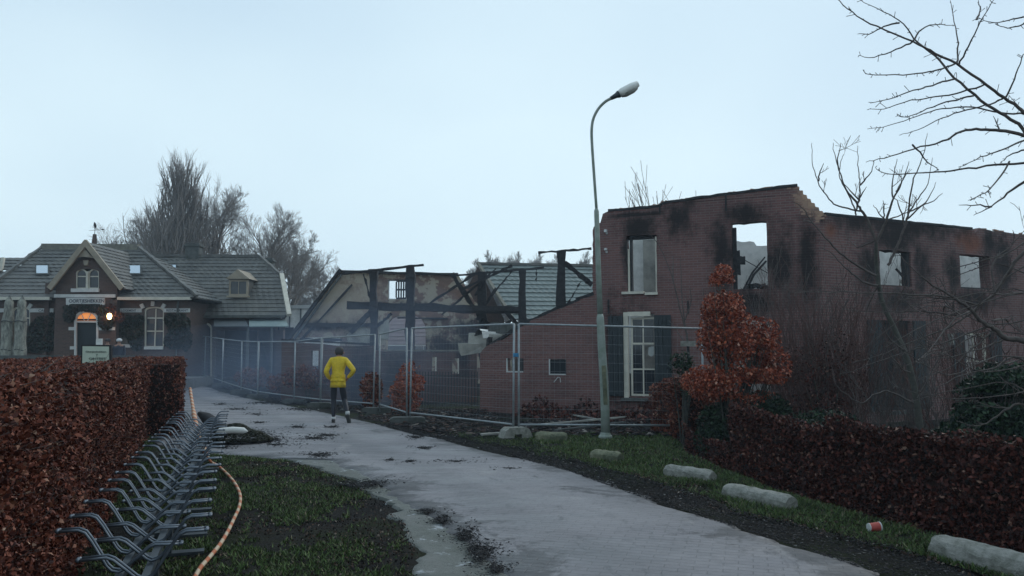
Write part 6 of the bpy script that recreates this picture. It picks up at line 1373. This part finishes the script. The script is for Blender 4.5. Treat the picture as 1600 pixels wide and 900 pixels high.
def stander(label, loc, coat, hat, rz, h=1.68):
    t = thing('person', label, 'person', loc, rz); k = h/1.7
    sc2 = lambda L: [tuple(c*k for c in v) for v in L]
    skin('body', sc2([(0, 0, .92), (0, 0, 1.15), (0, 0, 1.4), (0, 0, 1.48), (0, -.01, 1.56), (0, 0, 1.63), (-.18, 0, 1.38), (-.22, .02, 1.12), (-.2, -.06, .88), (.18, 0, 1.38), (.22, .02, 1.12), (.2, -.06, .88), (-.09, 0, .85), (-.09, 0, .48), (-.09, 0, .08), (-.09, -.12, .04), (.09, 0, .85), (.09, 0, .48), (.09, 0, .08), (.09, -.12, .04)]),
         [(0, 1), (1, 2), (2, 3), (3, 4), (4, 5), (2, 6), (6, 7), (7, 8), (2, 9), (9, 10), (10, 11), (0, 12), (12, 13), (13, 14), (14, 15), (0, 16), (16, 17), (17, 18), (18, 19)], [(.13, .1), (.13, .1), (.13, .09), .05, (.075, .09), (.06, .07), .05, .04, .03, .05, .04, .03, .08, .055, .045, .04, .08, .055, .045, .04], MAT['skin'], t, 0, 1)
    skin('coat', sc2([(0, 0, .7), (0, 0, .95), (0, 0, 1.2), (0, 0, 1.36), (0, 0, 1.44), (-.18, 0, 1.38), (-.23, .02, 1.12), (-.2, -.06, .9), (.18, 0, 1.38), (.23, .02, 1.12), (.2, -.06, .9)]), [(0, 1), (1, 2), (2, 3), (3, 4), (3, 5), (5, 6), (6, 7), (3, 8), (8, 9), (9, 10)], [(.2, .15), (.19, .14), (.18, .13), (.17, .12), .08, .075, .065, .055, .075, .065, .055], MAT[coat], t, 1, 1)
    skin('trousers', sc2([(0, 0, .9), (-.09, 0, .82), (-.09, 0, .48), (-.09, 0, .1), (.09, 0, .82), (.09, 0, .48), (.09, 0, .1)]), [(0, 1), (1, 2), (2, 3), (0, 4), (4, 5), (5, 6)], [(.14, .11), .1, .075, .06, .1, .075, .06], MAT['tights'], t, 0, 1)
    M().lathe([(.09, -.02), (.12, .0), (.115, .06), (.07, .11), (.01, .125)], 12, (0, 0, 1.6*k)).build('hat' if hat != 'hair' else 'hair', MAT[hat], t, smooth=True)
MAT['coatd'] = pm('dark_coat', (.018, .022, .035), (.025, .03, .045), 5, .8, .1); MAT['coatr'] = pm('dull_red_coat', (.16, .035, .04), (.11, .03, .035), 5, .8, .1); MAT['hatw'] = pm('white_hat', (.6, .6, .6), (.5, .5, .5), 4, .7, 0)
p = at(186, 540, 33.0); stander('person in a dark coat and white hat standing on the terrace right of the sign', (p.x, 33.0, .43), 'coatd', 'hatw', .3)
p = at(168, 540, 34.2); stander('person in a dull red coat half hidden near the inn door', (p.x, 34.2, .43), 'coatr', 'hair', -.4, 1.7)

# ================================================================== air: haze over everything and smoke drifting low
def volmat(name, col, dens, noise_=None):
    m = bpy.data.materials.new(name); m.use_nodes = True; nt = m.node_tree; nt.nodes.clear()
    o = N(nt, 'ShaderNodeOutputMaterial'); v = N(nt, 'ShaderNodeVolumePrincipled'); v.inputs['Color'].default_value = C4(col); v.inputs['Density'].default_value = dens; v.inputs['Anisotropy'].default_value = .2
    nt.links.new(v.outputs[0], o.inputs['Volume']); return m
MAT['haze'] = volmat('pale_haze', (.70, .84, .97), .0012)
M().b2(-75, 60, -14, 112, -2, 22).build('haze', MAT['haze'], kind='stuff')
MAT['smoke'] = volmat('blue_smoke', (.50, .67, .97), .018)
V = []; F = []; o = 0
for (px, py, Y, rx, ry, rz_) in ((400, 575, 31, 5.5, 3.5, 1.9), (520, 560, 25.5, 3.4, 2.5, 1.9), (620, 545, 25, 3.2, 2.5, 2.3), (350, 585, 33, 4, 1.5, 1.4), (470, 600, 28, 4.5, 3.0, 1.2)):
    c = at(px, py, Y); n1_, n2_ = 24, 14; 
    th = np.linspace(0, np.pi, n2_); ph = np.arange(n1_)*2*np.pi/n1_; T_, P_ = np.meshgrid(th, ph, indexing='ij')
    rr3 = 1+.12*np.sin(3*P_+px)*np.sin(2*T_)
    v = np.stack([c.x+rx*rr3*np.sin(T_)*np.cos(P_), c.y+ry*rr3*np.sin(T_)*np.sin(P_), c.z+rz_*np.cos(T_)], 2).reshape(-1, 3)
    f = [[i*n1_+j, (i+1)*n1_+j, (i+1)*n1_+(j+1) % n1_, i*n1_+(j+1) % n1_] for i in range(n2_-1) for j in range(n1_)]
    V.append(v); F.append(np.array(f)+o); o += len(v)
    npobj('smoke', v, np.array(f), MAT['smoke'], kind='stuff', label='thin bluish smoke drifting low along the fence', cat='smoke', group='smoke drifting low')
